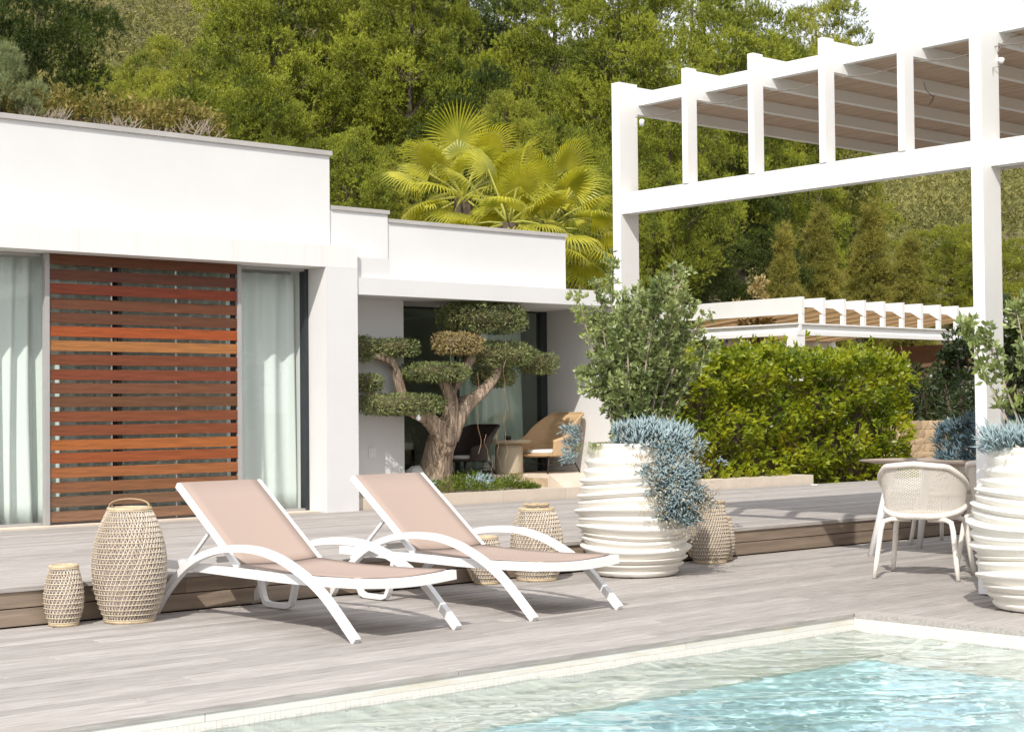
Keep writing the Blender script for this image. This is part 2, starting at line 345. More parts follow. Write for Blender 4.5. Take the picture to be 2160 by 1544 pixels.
for zz in (0, 1):
    for a, b in zip(*(lambda c: (c[:-1], c[1:]))(cuts(1.5, 22.0, 4.8, .35+.4*zz))):
        z0 = .006+zz*.103; mb = MB(); mb.box(-(b-a)/2+.001, (b-a)/2-.001, 0, .025, 0, .096 if zz == 0 else .088); mb.obj('riser_board', M['riser'], upper, loc=((a+b)/2, Y_STEP, z0))
mb = MB(); mb.box(1.5, 22, Y_STEP+.05, Y_STEP+.06, -.05, .19); mb.box(0, 20, PY+.03, Y_STEP+.05, -.34, -.05); mb.obj('deck_underside', M['soil'], upper)
mb = MB(); mb.box(PX+.06, 20, -2, PY+.02, -.34, -.05); mb.obj('deck_underside', M['soil'], side)
mb = MB(); mb.box(-7, 20, -3.5, .6, -.08, 0); tag(mb.obj('near_paving', M['stone']), kind='structure')

# --- pool
pool = empty('pool_basin', kind='structure')
PXL, PYN = -3.0, 0.7
mb = MB(); D1, D2 = -.34, -1.0
mb.box(PXL, PX+.02, 5.40, PY+.03, D2-.2, D1)                      # shallow bench along the deck
mb.box(7.22, PX+.02, PYN, 5.399, D2-.2, D1-.03)
mb.obj('shallow_bench', M['pool_sand'], pool)
mb = MB(); mb.box(PXL, 7.219, PYN, 5.399, D2-.2, D2)
mb.add([(PXL, 5.3985, D1-.03), (7.218, 5.3985, D1-.06), (6.55, 4.65, D2+.004), (PXL, 4.65, D2+.004), (7.218, PYN, D1-.06), (6.55, PYN, D2+.004)], [(0, 3, 2, 1), (1, 2, 5, 4)])
mb.obj('basin_floor', M['pool_tile'], pool)
mb = MB(); mb.box(PXL, PX+.3, PY+.03, PY+.3, D2-.2, -.068); mb.box(PX+.02, PX+.3, PYN, PY+.029, D2-.2, -.068)
mb.box(PXL-.3, PXL, PYN-.3, PY+.3, D2-.2, -.05); mb.box(PXL, PX+.3, PYN-.3, PYN, D2-.2, -.05)
mb.obj('basin_wall', M['pool_tileband'], pool)
# mosaic band at the waterline: small tiles kept as one part
mb = MB()
for row in range(3):
    z1 = -.067-row*.026
    for i in range(int((PX-.2)/.026)):
        x = .2+i*.026; e = random.uniform(0, .0015); mb.box(x+.0006, x+.0254, PY+.012-e, PY+.029, z1-.0254, z1)
    for i in range(int(4.25/.026)):
        y = PY+.03-i*.026; e = random.uniform(0, .0015); mb.box(PX+.002-e, PX+.019, y-.0254, y-.0006, z1-.0254, z1)
tag(mb.obj('waterline_tiles', M['pool_tileband'], pool), kind='stuff')
for a, b in zip(*(lambda c: (c[:-1], c[1:]))(cuts(-1.0, PX+.001, 2.9, .55))):
    mb = MB(); mb.box(a+.002, (b if b < PX else PX+.07)-.002, PY+.012, PY+.06, -.066, -.026); mb.obj('coping_strip', M['rim'], pool)
for k in range(2):
    mb = MB(); mb.box(PX+.004, PX+.06, PY-2.4*(k+1)+.002, PY-2.4*k+.009, -.066, -.026); mb.obj('coping_strip', M['rim'], pool)
# water body
def build_water():
    x0, x1, y0, y1 = PXL-.02, PX+.012, PYN-.02, PY+.02
    gx = np.concatenate([np.linspace(x0, 1.9, 90), np.arange(1.914, x1, .014), [x1]]); gy = np.concatenate([np.linspace(y0, 2.6, 50), np.arange(2.614, y1, .014), [y1]]); nx, ny = len(gx), len(gy)
    X, Y = np.meshgrid(gx, gy, indexing='ij'); Z = np.full_like(X, -.102)
    for _ in range(46):
        a = rng.normal(1.0, .75); k = math.exp(rng.uniform(math.log(9), math.log(95))); Z += (.0115/k)*np.sin(k*(X*math.cos(a)+Y*math.sin(a))+rng.uniform(0, 7)+.5*np.sin(1.7*X+1.1*Y))
    V = np.stack([X, Y, Z], -1).reshape(-1, 3); i, j = np.meshgrid(np.arange(nx-1), np.arange(ny-1), indexing='ij')
    F = np.stack([i*ny+j, (i+1)*ny+j, (i+1)*ny+j+1, i*ny+j+1], -1).reshape(-1, 4)
    edge = [i*ny for i in range(nx)]+[(nx-1)*ny+j for j in range(1, ny)]+[i*ny+ny-1 for i in range(nx-2, -1, -1)]+[j for j in range(ny-2, 0, -1)]
    nb = len(V); low = V[edge].copy(); low[:, 2] = D2-.1; c = low.mean(0, keepdims=True); V = np.concatenate([V, low, c]); ne = len(edge)
    S_ = np.array([[edge[q], nb+q, nb+(q+1) % ne, edge[(q+1) % ne]] for q in range(ne)]); B_ = np.array([[nb+q, nb+ne, nb+(q+1) % ne, nb+(q+1) % ne] for q in range(0, ne)])
    me = bpy.data.meshes.new('pool_water'); me.from_pydata(V.tolist(), [], F.tolist()+S_.tolist()+[b[:3] for b in B_.tolist()]); me.materials.append(M['water']); me.shade_smooth(); me.update()
    o = link('pool_water', me); o.cycles.is_caustics_caster = True; tag(o, kind='structure')
    for c in pool.children: c.cycles.is_caustics_receiver = True
build_water()

# --- stone terrace with the patio step
ter = empty('terrace', kind='structure')
mb = MB(); mb.box(9.46, 16.6, 13.225, 13.9, -.3, .30); mb.obj('terrace_base', M['mortar'], ter)
xs = [9.46, 10.5, 11.4, 12.3, 13.06, 14.1, 15.2, 16.6]
for a, b in zip(xs[:-1], xs[1:]):
    mb = MB(); mb.box(a+.002, b-.002, 13.2, 13.224, .20, .345); mb.obj('plinth_slab', M['stone'], ter)
    for (c, d) in ((13.226, 13.54), (13.543, 13.86)):
        if a > 12.2 and c > 13.5: continue
        if 12.2 < a < 13.0:      # sloping stone apron up to the patio floor
            a_, b_ = a+.0015, min(b, 13.06)-.0015; mb = MB(); mb.add([(a_, c, .301), (b_, c, .301), (b_, 13.465, .301), (a_, 13.465, .301), (a_, c, .345), (b_, c, .345), (b_, 13.465, .484), (a_, 13.465, .484)], [(3, 2, 1, 0), (4, 5, 6, 7), (0, 1, 5, 4), (1, 2, 6, 5), (2, 3, 7, 6), (3, 0, 4, 7)]); mb.obj('paving_slab', M['stone'], ter); continue
        mb = MB(); mb.box(a+.0015, b-.0015, c, d, .301, .345); mb.obj('paving_slab', M['stone'], ter)
mb = MB(); mb.box(10.41, 12.30, 13.89, 14.6, -.3, .44); mb.box(12.3005, 13.06, 13.492, 14.6, -.3, .44); mb.obj('patio_base', M['mortar'], ter)
for a, b, yf in ((10.41, 11.3, 13.865), (11.3, 12.3, 13.865), (12.3, 13.06, 13.467)):
    mb = MB(); mb.box(a+.0015, b-.0015, yf, 14.32, .441, .485); mb.obj('paving_slab', M['stone'], ter)
    mb = MB(); mb.box(a+.0015, b-.0015, yf+.001, yf+.023, .346, .44); mb.obj('step_riser', M['stone'], ter)

# ================================================================== HOUSE
house = empty('house', (9, 13.5, .2), label='white flat-roofed modern house with wooden slat screen and recessed patio', cat='house')
def hp(name, m, boxes, parent=house):
    mb = MB()
    for b in boxes: mb.box(*b)
    o = mb.obj(name, m, parent); 
    if parent is house: o.location = (-9, -13.5, -.2)
    return o
hp('header', M['header'], [(1.2, 9.467, 13.13, 13.76, 2.605, 2.815)])
hp('wall', M['stucco'], [(9.09, 9.467, 13.13, 13.76, .2, 2.604)])
hp('wall', M['stucco'], [(1.2, 9.33, 13.40, 13.75, 2.816, 3.74), (9.03, 9.33, 13.751, 19, 2.6, 3.739), (1.2, 9.029, 13.751, 19, 2.78, 3.5)])
hp('roof_coping', M['coping'], [(1.2, 9.35, 13.375, 13.77, 3.741, 3.786), (9.02, 9.35, 13.771, 19, 3.741, 3.786)])
hp('wall', M['stucco'], [(9.331, 10.06, 13.42, 19, 2.53, 3.21)])
hp('roof_coping', M['coping'], [(9.352, 10.075, 13.40, 14, 3.211, 3.25)])
hp('wall', M['stucco'], [(10.061, 12.56, 13.44, 19, 2.531, 3.13)])
hp('roof_coping', M['coping'], [(10.076, 12.575, 13.42, 14, 3.131, 3.17)])
hp('wall', M['stucco'], [(9.47, 9.92, 13.2, 13.419, 2.526, 2.73)])
hp('canopy', M['stucco'], [(9.468, 13.34, 13.15, 14.36, 2.355, 2.525)])
hp('wall', M['stucco'], [(9.468, 10.405, 13.62, 14.30, .3, 2.354)])
hp('wall', M['stucco'], [(13.07, 13.33, 13.17, 14.36, .3, 2.354)])
hp('room', M['interior'], [(1.2, 9.08, 17.6, 17.7, .2, 2.7), (10.4, 13.4, 18.0, 18.1, .4, 2.5), (13.34, 13.4, 14.37, 18, .4, 2.5), (9.4, 9.46, 13.77, 17.6, .2, 2.6), (9.08, 9.09, 13.77, 17.6, .2, 2.6), (10.3, 10.39, 14.31, 18, .3, 2.5)])
hp('room_floor', M['interior_floor'], [(1.2, 9.07, 13.3, 17.6, .1, .228), (10.4, 13.33, 14.42, 18, .1, .47)])
hp('room_ceiling', M['interior'], [(1.2, 9.02, 13.77, 17.6, 2.66, 2.7), (10.4, 13.33, 14.37, 18, 2.44, 2.5)])
hp('threshold', M['stone'], [(1.2, 9.088, 13.21, 13.53, .15, .242)])
# bedroom window wall
wf = hp('window_frame', M['frame_grey'], [(1.2, 9.05, 13.44, 13.52, 2.58, 2.604), (1.2, 9.05, 13.44, 13.52, .243, .262), (6.35, 6.385, 13.45, 13.51, .263, 2.579), (8.29, 8.315, 13.45, 13.51, .263, 2.579)])
hp('window_jamb', M['frame_dark'], [(9.052, 9.0895, 13.43, 13.53, .243, 2.604)])
for (a, b, y) in ((1.2, 6.35, 13.48), (6.386, 8.289, 13.485), (8.316, 9.05, 13.48)):
    hp('pane', M['glass'], [(a, b, y, y+.008, .263, 2.579)])
hp('window_mullion', M['frame_dark'], [(7.02, 7.085, 13.50, 13.54, .263, 2.579)])
# wooden slat screen
scr = MB(); scr.box(6.305, 6.348, 13.36, 13.41, .243, 2.6); scr.box(8.243, 8.284, 13.36, 13.41, .243, 2.6)
scr = scr.obj('slat_screen', M['frame_grey'], house); scr.location = (-9, -13.5, -.2)
SL = [(92, 47, 30), (88, 42, 38), (152, 50, 30), (92, 48, 36), (82, 46, 38), (190, 76, 30), (205, 135, 75), (118, 54, 36), (130, 54, 38), (116, 70, 54), (100, 66, 50), (135, 66, 44), (135, 64, 42), (205, 112, 52), (175, 80, 42), (188, 112, 66), (150, 98, 70), (130, 103, 88), (150, 120, 104)]
z_top, z_bot = 2.603, .245; ps = (z_top-z_bot)/len(SL)
for i, c in enumerate(SL):
    c = tuple(.58*a+.42*b for a, b in zip(c, (140, 98, 62)))
    m = mat('slat_wood', lin(*c, .98), .5, nscale=5, stretch=(.7, 5, 22), col2=lin(*c, .42), lo=.36, hi=.72, bump=.25, bscale=12, spec=.35, detail=8, dist=.004)
    # wood figure: let the noise be distorted so that every slat has its own grain
    mb = MB(); mb.box(6.349, 8.242, -.011, .011, -.046, .046)
    o = mb.obj('slat', m, scr, loc=(random.uniform(-.003, .003), 13.385+random.uniform(-.003, .003), z_top-ps*(i+.5)+.008+random.uniform(-.003, .003))); o.rotation_euler = (random.uniform(-.03, .03), random.uniform(-.0012, .0012), 0)
mb = MB()
for x in (6.957, 7.606): mb.box(x-.006, x+.006, 13.4, 13.412, .25, 2.6)
mb.obj('slat_spacer', M['powder'], scr)
mb = MB(); mb.box(8.20, 8.241, 13.405, 13.43, .25, 2.6); mb.box(7.02, 7.06, 13.40, 13.42, .25, 2.6); mb.obj('screen_stile', M['frame_dark'], scr)
# patio sliding doors
hp('door_frame', M['frame_dark'], [(12.97, 13.068, 14.32, 14.40, .44, 2.354), (10.407, 12.969, 14.33, 14.39, 2.335, 2.354), (10.407, 12.969, 14.33, 14.39, .44, .492), (11.70, 11.745, 14.34, 14.38, .493, 2.334)])
hp('pane', M['glass_dark'], [(10.407, 11.699, 14.35, 14.358, .493, 2.334)])
hp('pane', M['glass_dark'], [(11.746, 12.969, 14.35, 14.358, .493, 2.334)])
o = hp('wall_socket', M['globe'], [(9.94, 10.03, 13.607, 13.619, .73, .835)])
mb = MB(); mb.box(9.955, 10.015, 13.596, 13.6065, .785, .825); q = mb.obj('socket_lid', M['globe'], o)
tag(hp('wall_base', M['stone'], [(9.469, 10.404, 13.608, 13.6195, .345, .42)]))

# curtains and what is behind the panes
def curtain(name, x0, x1, y, z0, z1, label, m, amp=.045, per=.16, flare=.02):
    n = int((x1-x0)/.012); V = []; F = []
    xs = np.linspace(x0, x1, n); ph = np.cumsum(rng.uniform(.7, 1.3, n))*.012/per*2*math.pi
    for k, z in enumerate(np.linspace(z0, z1, 14)):
        q = 1-(z-z0)/(z1-z0); a = amp*(.7+.5*q)
        for i, x in enumerate(xs): V.append((x+.02*math.sin(ph[i]*.5+q*2)*q, y+a*math.sin(ph[i]+.6*math.sin(q*3+i*.02))+flare*q*math.sin(i*.3), z))
    for k in range(13):
        for i in range(n-1): F.append((k*n+i, k*n+i+1, (k+1)*n+i+1, (k+1)*n+i))
    mb = MB(); mb.add(V, F); o = mb.obj(name, m, smooth=True)
    sm = o.modifiers.new('thickness', 'SOLIDIFY'); sm.thickness = .003
    return tag(o, label, 'curtain', 'sheer curtains behind the glass')
M['sheer'] = clothmat('sheer_curtain', (.90, .93, .91), .25)
M['sheer_b'] = clothmat('grey_sheer_curtain', (.88, .92, .89), .3)
curtain('curtain', 2.5, 6.45, 13.66, .25, 2.58, 'white sheer curtain in folds behind the glass at the left edge', M['sheer'])
curtain('curtain', 6.50, 8.25, 13.72, .25, 2.58, 'grey-green sheer curtain behind the wooden slat screen', M['sheer_b'])
curtain('curtain', 8.30, 9.06, 13.66, .25, 2.56, 'white sheer curtain between slat screen and dark window jamb', M['sheer'], .03, .2)
curtain('curtain', 11.85, 12.95, 14.62, .5, 2.3, 'pale curtain behind the patio door next to the side table', M['sheer_b'], .035, .13)
sofa = empty('sofa', (10.9, 15.6, .47), label='low dark sofa inside the patio room behind the glass', cat='sofa')
mb = MB(); mb.box(-.6, .9, -.35, .5, 0.02, .28); mb.obj('base', M['dark_cloth'], sofa); mb = MB(); mb.box(-.6, .9, .30, .5, .281, .50); mb.obj('backrest', M['cushion'], sofa); mb = MB(); mb.box(-.59, .89, -.34, .29, .281, .36); mb.obj('seat_cushion', M['cushion'], sofa)

# ================================================================== PERGOLAS
def pergola(name, loc, rz, label, cfg):
    g = empty(name, loc, rz, label=label, cat='pergola')
    c = cfg; W, D = c['W'], c['D']
    wp = M['white_paint']
    for (u, v) in c['cols']:
        mb = MB(); mb.box(u, u+c['cw'], v, v+c['cd'], c['z0'], c['ztop']); o = mb.obj('column', wp, g)
        if c.get('bolt'):
            b = MB(); b.tube([(u+c['cw']+.0, v+.05, .09), (u+c['cw']+.006, v+.05, .09)], .012, 8); b.obj('bolt', M['frame_grey'], o)
            b = MB(); b.box(u+.03, u+.05, v+.06, v+.08, -.01, c['z0']); b.obj('foot_pin', M['frame_grey'], o)
    for (u0, u1, v0) in c['beams']:
        mb = MB(); mb.box(u0, u1, v0, v0+c['bd'], c['zb0'], c['zb1']); mb.obj('beam', wp, g)
    for u in c['posts']:
        mb = MB(); mb.box(u, u+c['pw'], .004, c['pd'], c['zb1']+.001, c['ztop']-.003); mb.obj('post', M['white_dirty'], g)
    us = sorted(c['posts']+[q[0]+c['cw']-c['pw'] for q in c['cols'] if q[1] < 1]); last = None
    for u in us:
        mb = MB(); v0 = c['pd']+.001 if u in c['posts'] else c['cd']+.001
        zt = c['ztop']-.02
        mb.add([(u, v0, c['zr0']), (u+c['pw'], v0, c['zr0']), (u+c['pw'], D, c['zr0']), (u, D, c['zr0']), (u, v0, zt), (u+c['pw'], v0, zt), (u+c['pw'], D, zt), (u, D, zt)],
               [(3, 2, 1, 0), (4, 5, 6, 7), (0, 1, 5, 4), (1, 2, 6, 5), (2, 3, 7, 6), (3, 0, 4, 7)]); mb.obj('rafter', wp, g)
        if last is not None:
            a, b = last+c['pw']+.002, u-.002
            mb = MB(); mb.box(a, b, c['rs'], c['rs']+.06, c['zrail0'], c['zrail1']); mb.obj('rail', wp, g)
            mb = MB(); mb.box(a, b, c['rs']+.062, D-.02, c['zrail0']+.015, c['zrail0']+.04); mb.obj(c['matname'], c['mat'], g)
        last = u
    mb = MB(); mb.box(us[0]+c['pw'], us[-1], D+.001, D+.06, c['zr0'], c['ztop']-.03); mb.obj('back_beam', wp, g)
    return g
perg = pergola('pergola', (9.08, 9.165, 0), -math.pi/2, 'large white steel pergola with reed ceiling over the dining deck', dict(
    W=6.6, D=5.2, cols=[(0, 0), (3.245, 0), (6.49, 0), (0, 5.0), (6.49, 5.0)], cw=.085, cd=.2, z0=.012, ztop=3.765, bolt=True,
    beams=[(.086, 3.244, .012), (3.331, 6.489, .09)], bd=.10, zb0=2.725, zb1=2.89,
    posts=[.745, 1.395, 2.035, 2.69, 3.95, 4.6, 5.25, 5.9], pw=.055, pd=.11, zr0=3.53, rs=.21, zrail0=3.60, zrail1=3.70, matname='reed_mat', mat=M['reed']))
pg2 = pergola('pergola', (22.17, 17.80, 0), 0, 'smaller white pergola with tan cane ceiling rising behind the clipped hedge', dict(
    W=5.3, D=4.2, cols=[(-.05, -.02), (5.22, -.02), (-.05, 4.0), (5.22, 4.0)], cw=.2, cd=.2, z0=0.1, ztop=2.62, beams=[(-.08, 5.5, -.03)], bd=.16, zb0=2.44, zb1=2.60,
    posts=[0, .56, 1.12, 1.69, 2.26, 2.83, 3.40, 3.97, 4.54, 5.11], pw=.09, pd=.10, zr0=2.80, rs=.22, zrail0=2.92, zrail1=3.02, matname='cane_panel', mat=M['tan_panel'])) if False else None
M['tan_panel'] = clothmat('sunlit_cane_panel', (.82, .67, .49), .5)
def pergola_small():
    g = empty('pergola', (22.17, 17.80, 0), 0, label='smaller white pergola with tan cane ceiling rising behind the clipped hedge', cat='pergola')
    wp = M['white_paint']
    for (u, v) in ((-.2, 0.0), (6.2, 0.0), (-.2, 4.1), (6.2, 4.1)):
        mb = MB(); mb.box(u, u+.24, v, v+.2, .1, 2.43); mb.obj('column', wp, g)
    def ibeam(name, x0, x1, y0, y1, ax):
        mb = MB(); mb.box(x0, x1, y0, y1, 2.431, 2.50); e = .05
        if ax == 'x': mb.box(x0, x1, y0+e, y1-e, 2.501, 2.615)
        else: mb.box(x0+e, x1-e, y0, y1, 2.501, 2.615)
        mb.box(x0, x1, y0, y1, 2.616, 2.64); mb.obj(name, wp, g)
    ibeam('beam', .001, 6.4, 0, .16, 'x'); ibeam('beam', -.17, 0, -.01, 4.4, 'y'); ibeam('beam', .001, 6.4, 4.22, 4.4, 'x')
    us = [-.03+.575*k for k in range(12)]
    for k, u in enumerate(us):
        mb = MB(); mb.box(u, u+.07, .005, .08, 2.641, 2.80); mb.obj('post', wp, g)
        mb = MB(); mb.box(u, u+.10, 4.3, 4.38, 2.641, 2.80); mb.obj('post', M['tan_panel'], g)
        mb = MB()
        if k == 0: mb.box(u, u+.07, 0, 4.5, 2.80, 3.09)
        else:
            mb.add([(u, 0, 2.801), (u+.07, 0, 2.801), (u+.07, .27, 2.96), (u, .27, 2.96), (u, 0, 3.09), (u+.07, 0, 3.09), (u+.07, .27, 3.09), (u, .27, 3.09)], [(3, 2, 1, 0), (4, 5, 6, 7), (0, 1, 5, 4), (1, 2, 6, 5), (2, 3, 7, 6), (3, 0, 4, 7)]); mb.box(u, u+.07, .271, 4.5, 2.985, 3.09)
        mb.obj('rafter', wp, g)
        if k:
            a, b = us[k-1]+.071, u-.001
            mb = MB(); mb.box(a, b, .2, .26, 2.93, 3.03); mb.obj('rail', wp, g)
            mb = MB(); mb.add([(a, .262, 2.955), (b, .262, 2.955), (b, 4.28, 2.60), (a, 4.28, 2.60), (a, .262, 2.967), (b, .262, 2.967), (b, 4.28, 2.612), (a, 4.28, 2.612)], [(3, 2, 1, 0), (4, 5, 6, 7), (0, 1, 5, 4), (1, 2, 6, 5), (2, 3, 7, 6), (3, 0, 4, 7)]); mb.obj('cane_panel', M['tan_panel'], g)
    mb = MB(); mb.box(-.1, 6.4, 4.45, 4.5, 2.1, 2.42); mb.obj('canvas_blind', M['brown_canvas'], g)
    mb = MB(); mb.box(6.45, 6.5, .3, 4.4, 2.0, 2.45); mb.obj('canvas_blind', M['brown_canvas'], g)
    return g
pergola_small()
# lamp and cables on the big pergola
lampo = empty('floodlight', (9.27, 5.83, 3.42), label='small white floodlight with dangling wires on the pergola post', cat='lamp')
mb = MB(); mb.lathe([(.0, 0), (.014, .0), (.022, .02), (.02, .035), (.0, .04)], 12, cap0=False); o = mb.obj('lamp_body', M['globe'], lampo, True); o.rotation_euler = (R_(110), 0, R_(40))
mb = MB(); mb.tube([(0, .01, .03), (.02, -.02, .1), (.05, -.05, .14), (.12, -.1, .16)], .004, 5); mb.tube([(0, 0, 0), (-.02, -.02, -.05), (-.06, -.0, -.06), (-.05, .01, -.14)], .0025, 5); mb.obj('wire', M['cable'], lampo)
mb = MB(); mb.tube([(9.24, 9.06-.65*i*.5, 3.50-.025*math.sin(i*math.pi/2 % 3.14)) for i in range(20)], .004, 5); tag(mb.obj('cable', M['cable']), 'thin pale cable strung under the rafters of the big pergola', 'cable')
mb = MB(); mb.tube([(10.0, 6.9, 3.53), (10.0, 6.88, 3.47), (10.03, 6.84, 3.42), (9.99, 6.82, 3.38), (10.0, 6.86, 3.36), (10.03, 6.83, 3.43)], .003, 5); tag(mb.obj('wire_loop', M['cable']), 'dark loop of loose wire hanging under the pergola ceiling', 'wire')
o = MB(); o.lathe([(0, 0), (.02, 0), (.022, .04), (.014, .05), (0, .051)], 12); o = o.obj('cable_bracket', M['globe'], None, True, (9.30, 9.05, 3.44)); tag(o, 'small white cable bracket on the far pergola column', 'bracket')

# ================================================================== LOUNGERS
LW, LL = .713, 1.905
ARCH = [(1.90, .012), (1.797, .126), (1.639, .254), (1.484, .342), (1.32, .397), (1.149, .428), (.982, .437), (.82, .430), (.65, .397), (.507, .349), (.378, .292), (.252, .217), (.129, .118), (0, .008)]
def cat(pts, k=4):
    P = [Vector((0, a, b)) for a, b in pts]; o = []
    for i in range(len(P)-1):
        p0, p1, p2, p3 = P[max(i-1, 0)], P[i], P[i+1], P[min(i+2, len(P)-1)]
        for j in range(k):
            t = j/k; o.append(.5*((2*p1)+(-p0+p2)*t+(2*p0-5*p1+4*p2-p3)*t*t+(-p0+3*p1-3*p2+p3)*t**3))
    return o+[P[-1]]
def make_lounger():
    g = empty('sun_lounger'); pw = M['powder']
    for u in (.0, LW):
        mb = MB(); mb.ribbon([p+Vector((u, 0, 0)) for p in cat(ARCH)], (1, 0, 0), .038, .040); autosmooth(mb.obj('arched_leg', pw, g), 35)
    A, B = .052, LW-.052
    mb = MB()
    for u in (A, B): mb.ribbon([(u, v, z) for v, z in ((1.86, .300), (1.4, .296), (1.1, .292), (.7, .288), (.4, .290), (.15, .298), (0, .302))], (1, 0, 0), .035, .05)
    mb.ribbon([(A-.018+(B-A+.036)*k/10, -.012, .306-.016*math.sin(math.pi*k/10)) for k in range(11)], (0, 1, 0), .04, .05)
    mb.box(A+.018, B-.018, 1.78, 1.86, .285, .31)
    mb.box(A+.018, B-.018, .62, .65, .262, .285)
    mb.obj('seat_frame', pw, g)
    mb = MB(); db = Vector((0, .605, .443)).normalized()
    for u in (A+.012, B-.012): mb.ribbon([(u, 1.135, .318), (u, 1.754, .772)], (1, 0, 0), .024, .034)
    mb.ribbon([(A+.004, 1.742, .757), (B-.004, 1.742, .757)], db, .03, .03)
    mb.obj('back_frame', pw, g)
    mb = MB()
    for u in (A+.06, B-.06): mb.ribbon([(u, 1.45, .535), (u, 1.70, .325)], (1, 0, 0), .018, .018)
    mb.box(A, B, 1.69, 1.71, .315, .332); mb.obj('backrest_prop', pw, g)
    V = []; F = []; n = 8
    path = [(1.757, .783), (1.6, .668), (1.45, .558), (1.3, .447), (1.2, .372), (1.15, .336)]
    for v, z in path:
        for k in range(n+1): V.append((A+.022+(B-A-.038)*k/n, v, z-.012*math.sin(math.pi*k/n)*(1 if v < 1.7 else 0)))
    for i in range(len(path)-1):
        for k in range(n): F.append((i*(n+1)+k, i*(n+1)+k+1, (i+1)*(n+1)+k+1, (i+1)*(n+1)+k))
    mb = MB(); mb.add(V, F); o = mb.obj('back_sling', M['sling'], g, True); md = o.modifiers.new('t', 'SOLIDIFY'); md.thickness = .006
    V = []; F = []; path = [(1.15, .331), (.95, .322), (.7, .316), (.45, .318), (.2, .324), (.02, .330)]
    for v, z in path:
        for k in range(n+1): V.append((A+.012+(B-A-.024)*k/n, v, z-.016*math.sin(math.pi*k/n)))
    for i in range(len(path)-1):
        for k in range(n): F.append((i*(n+1)+k, i*(n+1)+k+1, (i+1)*(n+1)+k+1, (i+1)*(n+1)+k))
    mb = MB(); mb.add(V, F); o = mb.obj('seat_sling', M['sling'], g, True); md = o.modifiers.new('t', 'SOLIDIFY'); md.thickness = .006
    return g
def u_brace(g, u, v0, v1, z1=.27):
    mb = MB(); e = .04
    mb.ribbon([(u, v1+.07, z1), (u, v1+.01, .07), (u, v1-.01, .035), (u, v1-.05, .022), (u, v0+.05, .022), (u, v0+.01, .035), (u, v0-.01, .07), (u, v0-.07, z1)], (1, 0, 0), .035, .03); autosmooth(mb.obj('stacking_brace', M['powder'], g), 50)
l1 = make_lounger(); l2 = copy_tree(l1)
l1.location = (5.006, 6.974, .0); l1.rotation_euler = (0, 0, .061)
l2.location = (6.262, 6.99, .0); l2.rotation_euler = (0, 0, .041)
tag(l1, 'white sun lounger with taupe sling standing nearer the large woven lantern', 'sun lounger', 'sun loungers on the pool deck')
tag(l2, 'white sun lounger with taupe sling standing nearer the ribbed planter', 'sun lounger', 'sun loungers on the pool deck')
u_brace(l1, .64, 1.40, 1.68); u_brace(l2, .05, 1.38, 1.66)

# ================================================================== WOVEN LANTERNS
def lantern(loc, prof, Nn, rows_, label, tilt=0, handle=None, rim_h=.02, group='woven cane lanterns on the deck'):
    g = empty('woven_lantern', loc, tilt, label=label, cat='lantern', group=group)
    H = prof[-1][1]; zs = np.array([p[1] for p in prof]); rs = np.array([p[0] for p in prof])
    rad = lambda z: float(np.interp(z, zs, rs)) if len(zs) < 4 else float(np.polyval(pf, z))
    pf = np.polyfit(zs, rs, min(3, len(zs)-1))
    mb = MB(); th = .0032; z0, z1 = rim_h, H-rim_h
    for i in range(rows_+1):
        z = z0+(z1-z0)*i/rows_; r = rad(z)+.004; n = 40
        mb.tube([(r*math.cos(2*math.pi*k/n), r*math.sin(2*math.pi*k/n), z) for k in range(n+1)], th*.9, 4, False)
    mb.obj('hoop_weave', M['cane'], g)
    mb = MB(); turns = rows_/Nn
    for sgn in (1, -1):
        for j in range(Nn):
            a0 = 2*math.pi*j/Nn; m = max(14, rows_+2)
            pts = []
            for k in range(m+1):
                q = k/m; z = z0+(z1-z0)*q; r = rad(z)+.0015*sgn; a = a0+sgn*2*math.pi*turns*.5*q+random.uniform(-.012, .012); pts.append((r*math.cos(a), r*math.sin(a), z))
            mb.tube(pts, th*.85, 3, False)
    mb.obj('diagonal_weave', M['cane_pale'], g)
    mb = MB(); mb.lathe([(max(rad(z)-.022, .02), z) for z in np.linspace(.01, H-.01, 14)], 24); mb.obj('liner', M['liner'], g, True)
    for nm, za, zb in (('base_ring', 0, rim_h), ('top_ring', H-rim_h, H)):
        r = rad((za+zb)/2); mb = MB(); mb.lathe([(r-.012, za), (r+.007, za), (r+.009, (za+zb)/2), (r+.006, zb), (r-.012, zb), (r-.012, za)], 32, False); mb.obj(nm, M['cane_rim'], g, True)
    r = rad(H)
    if handle == 'strap':
        mb = MB(); mb.ribbon([((r+.004)*math.cos(math.pi*k/12), 0, H-.015+.062*math.sin(math.pi*k/12)**.6 if 0 < k < 12 else H-.03) for k in range(13)], (0, 1, 0), .028, .006); h = mb.obj('strap_handle', M['leather'], g, True); h.rotation_euler = (0, 0, R_(-42))
    if handle == 'rope':
        mb = MB(); mb.tube([((r*.75)*math.cos(a*.42)+.01*math.sin(a*2), (r*.75)*math.sin(a*.42), H+.012+.014*abs(math.sin(a*1.7))) for a in range(16)], .009, 6); mb.obj('rope_handle', M['rope'], g, True)
    return g
lantern((4.247, 8.765, .001), [(.072, 0), (.104, .09), (.108, .17), (.095, .27), (.073, .345)], 30, 11, 'small woven lantern without handle at the left end of the step', .3)
lantern((4.606, 8.66, .001), [(.135, 0), (.195, .17), (.212, .33), (.19, .48), (.115, .66)], 52, 21, 'large barrel-shaped woven lantern with leather strap beside the front lounger', .0, 'strap')
lantern((7.372, 8.725, .001), [(.075, 0), (.103, .1), (.103, .2), (.073, .33)], 30, 11, 'small woven lantern half hidden behind the second lounger seat', .8)
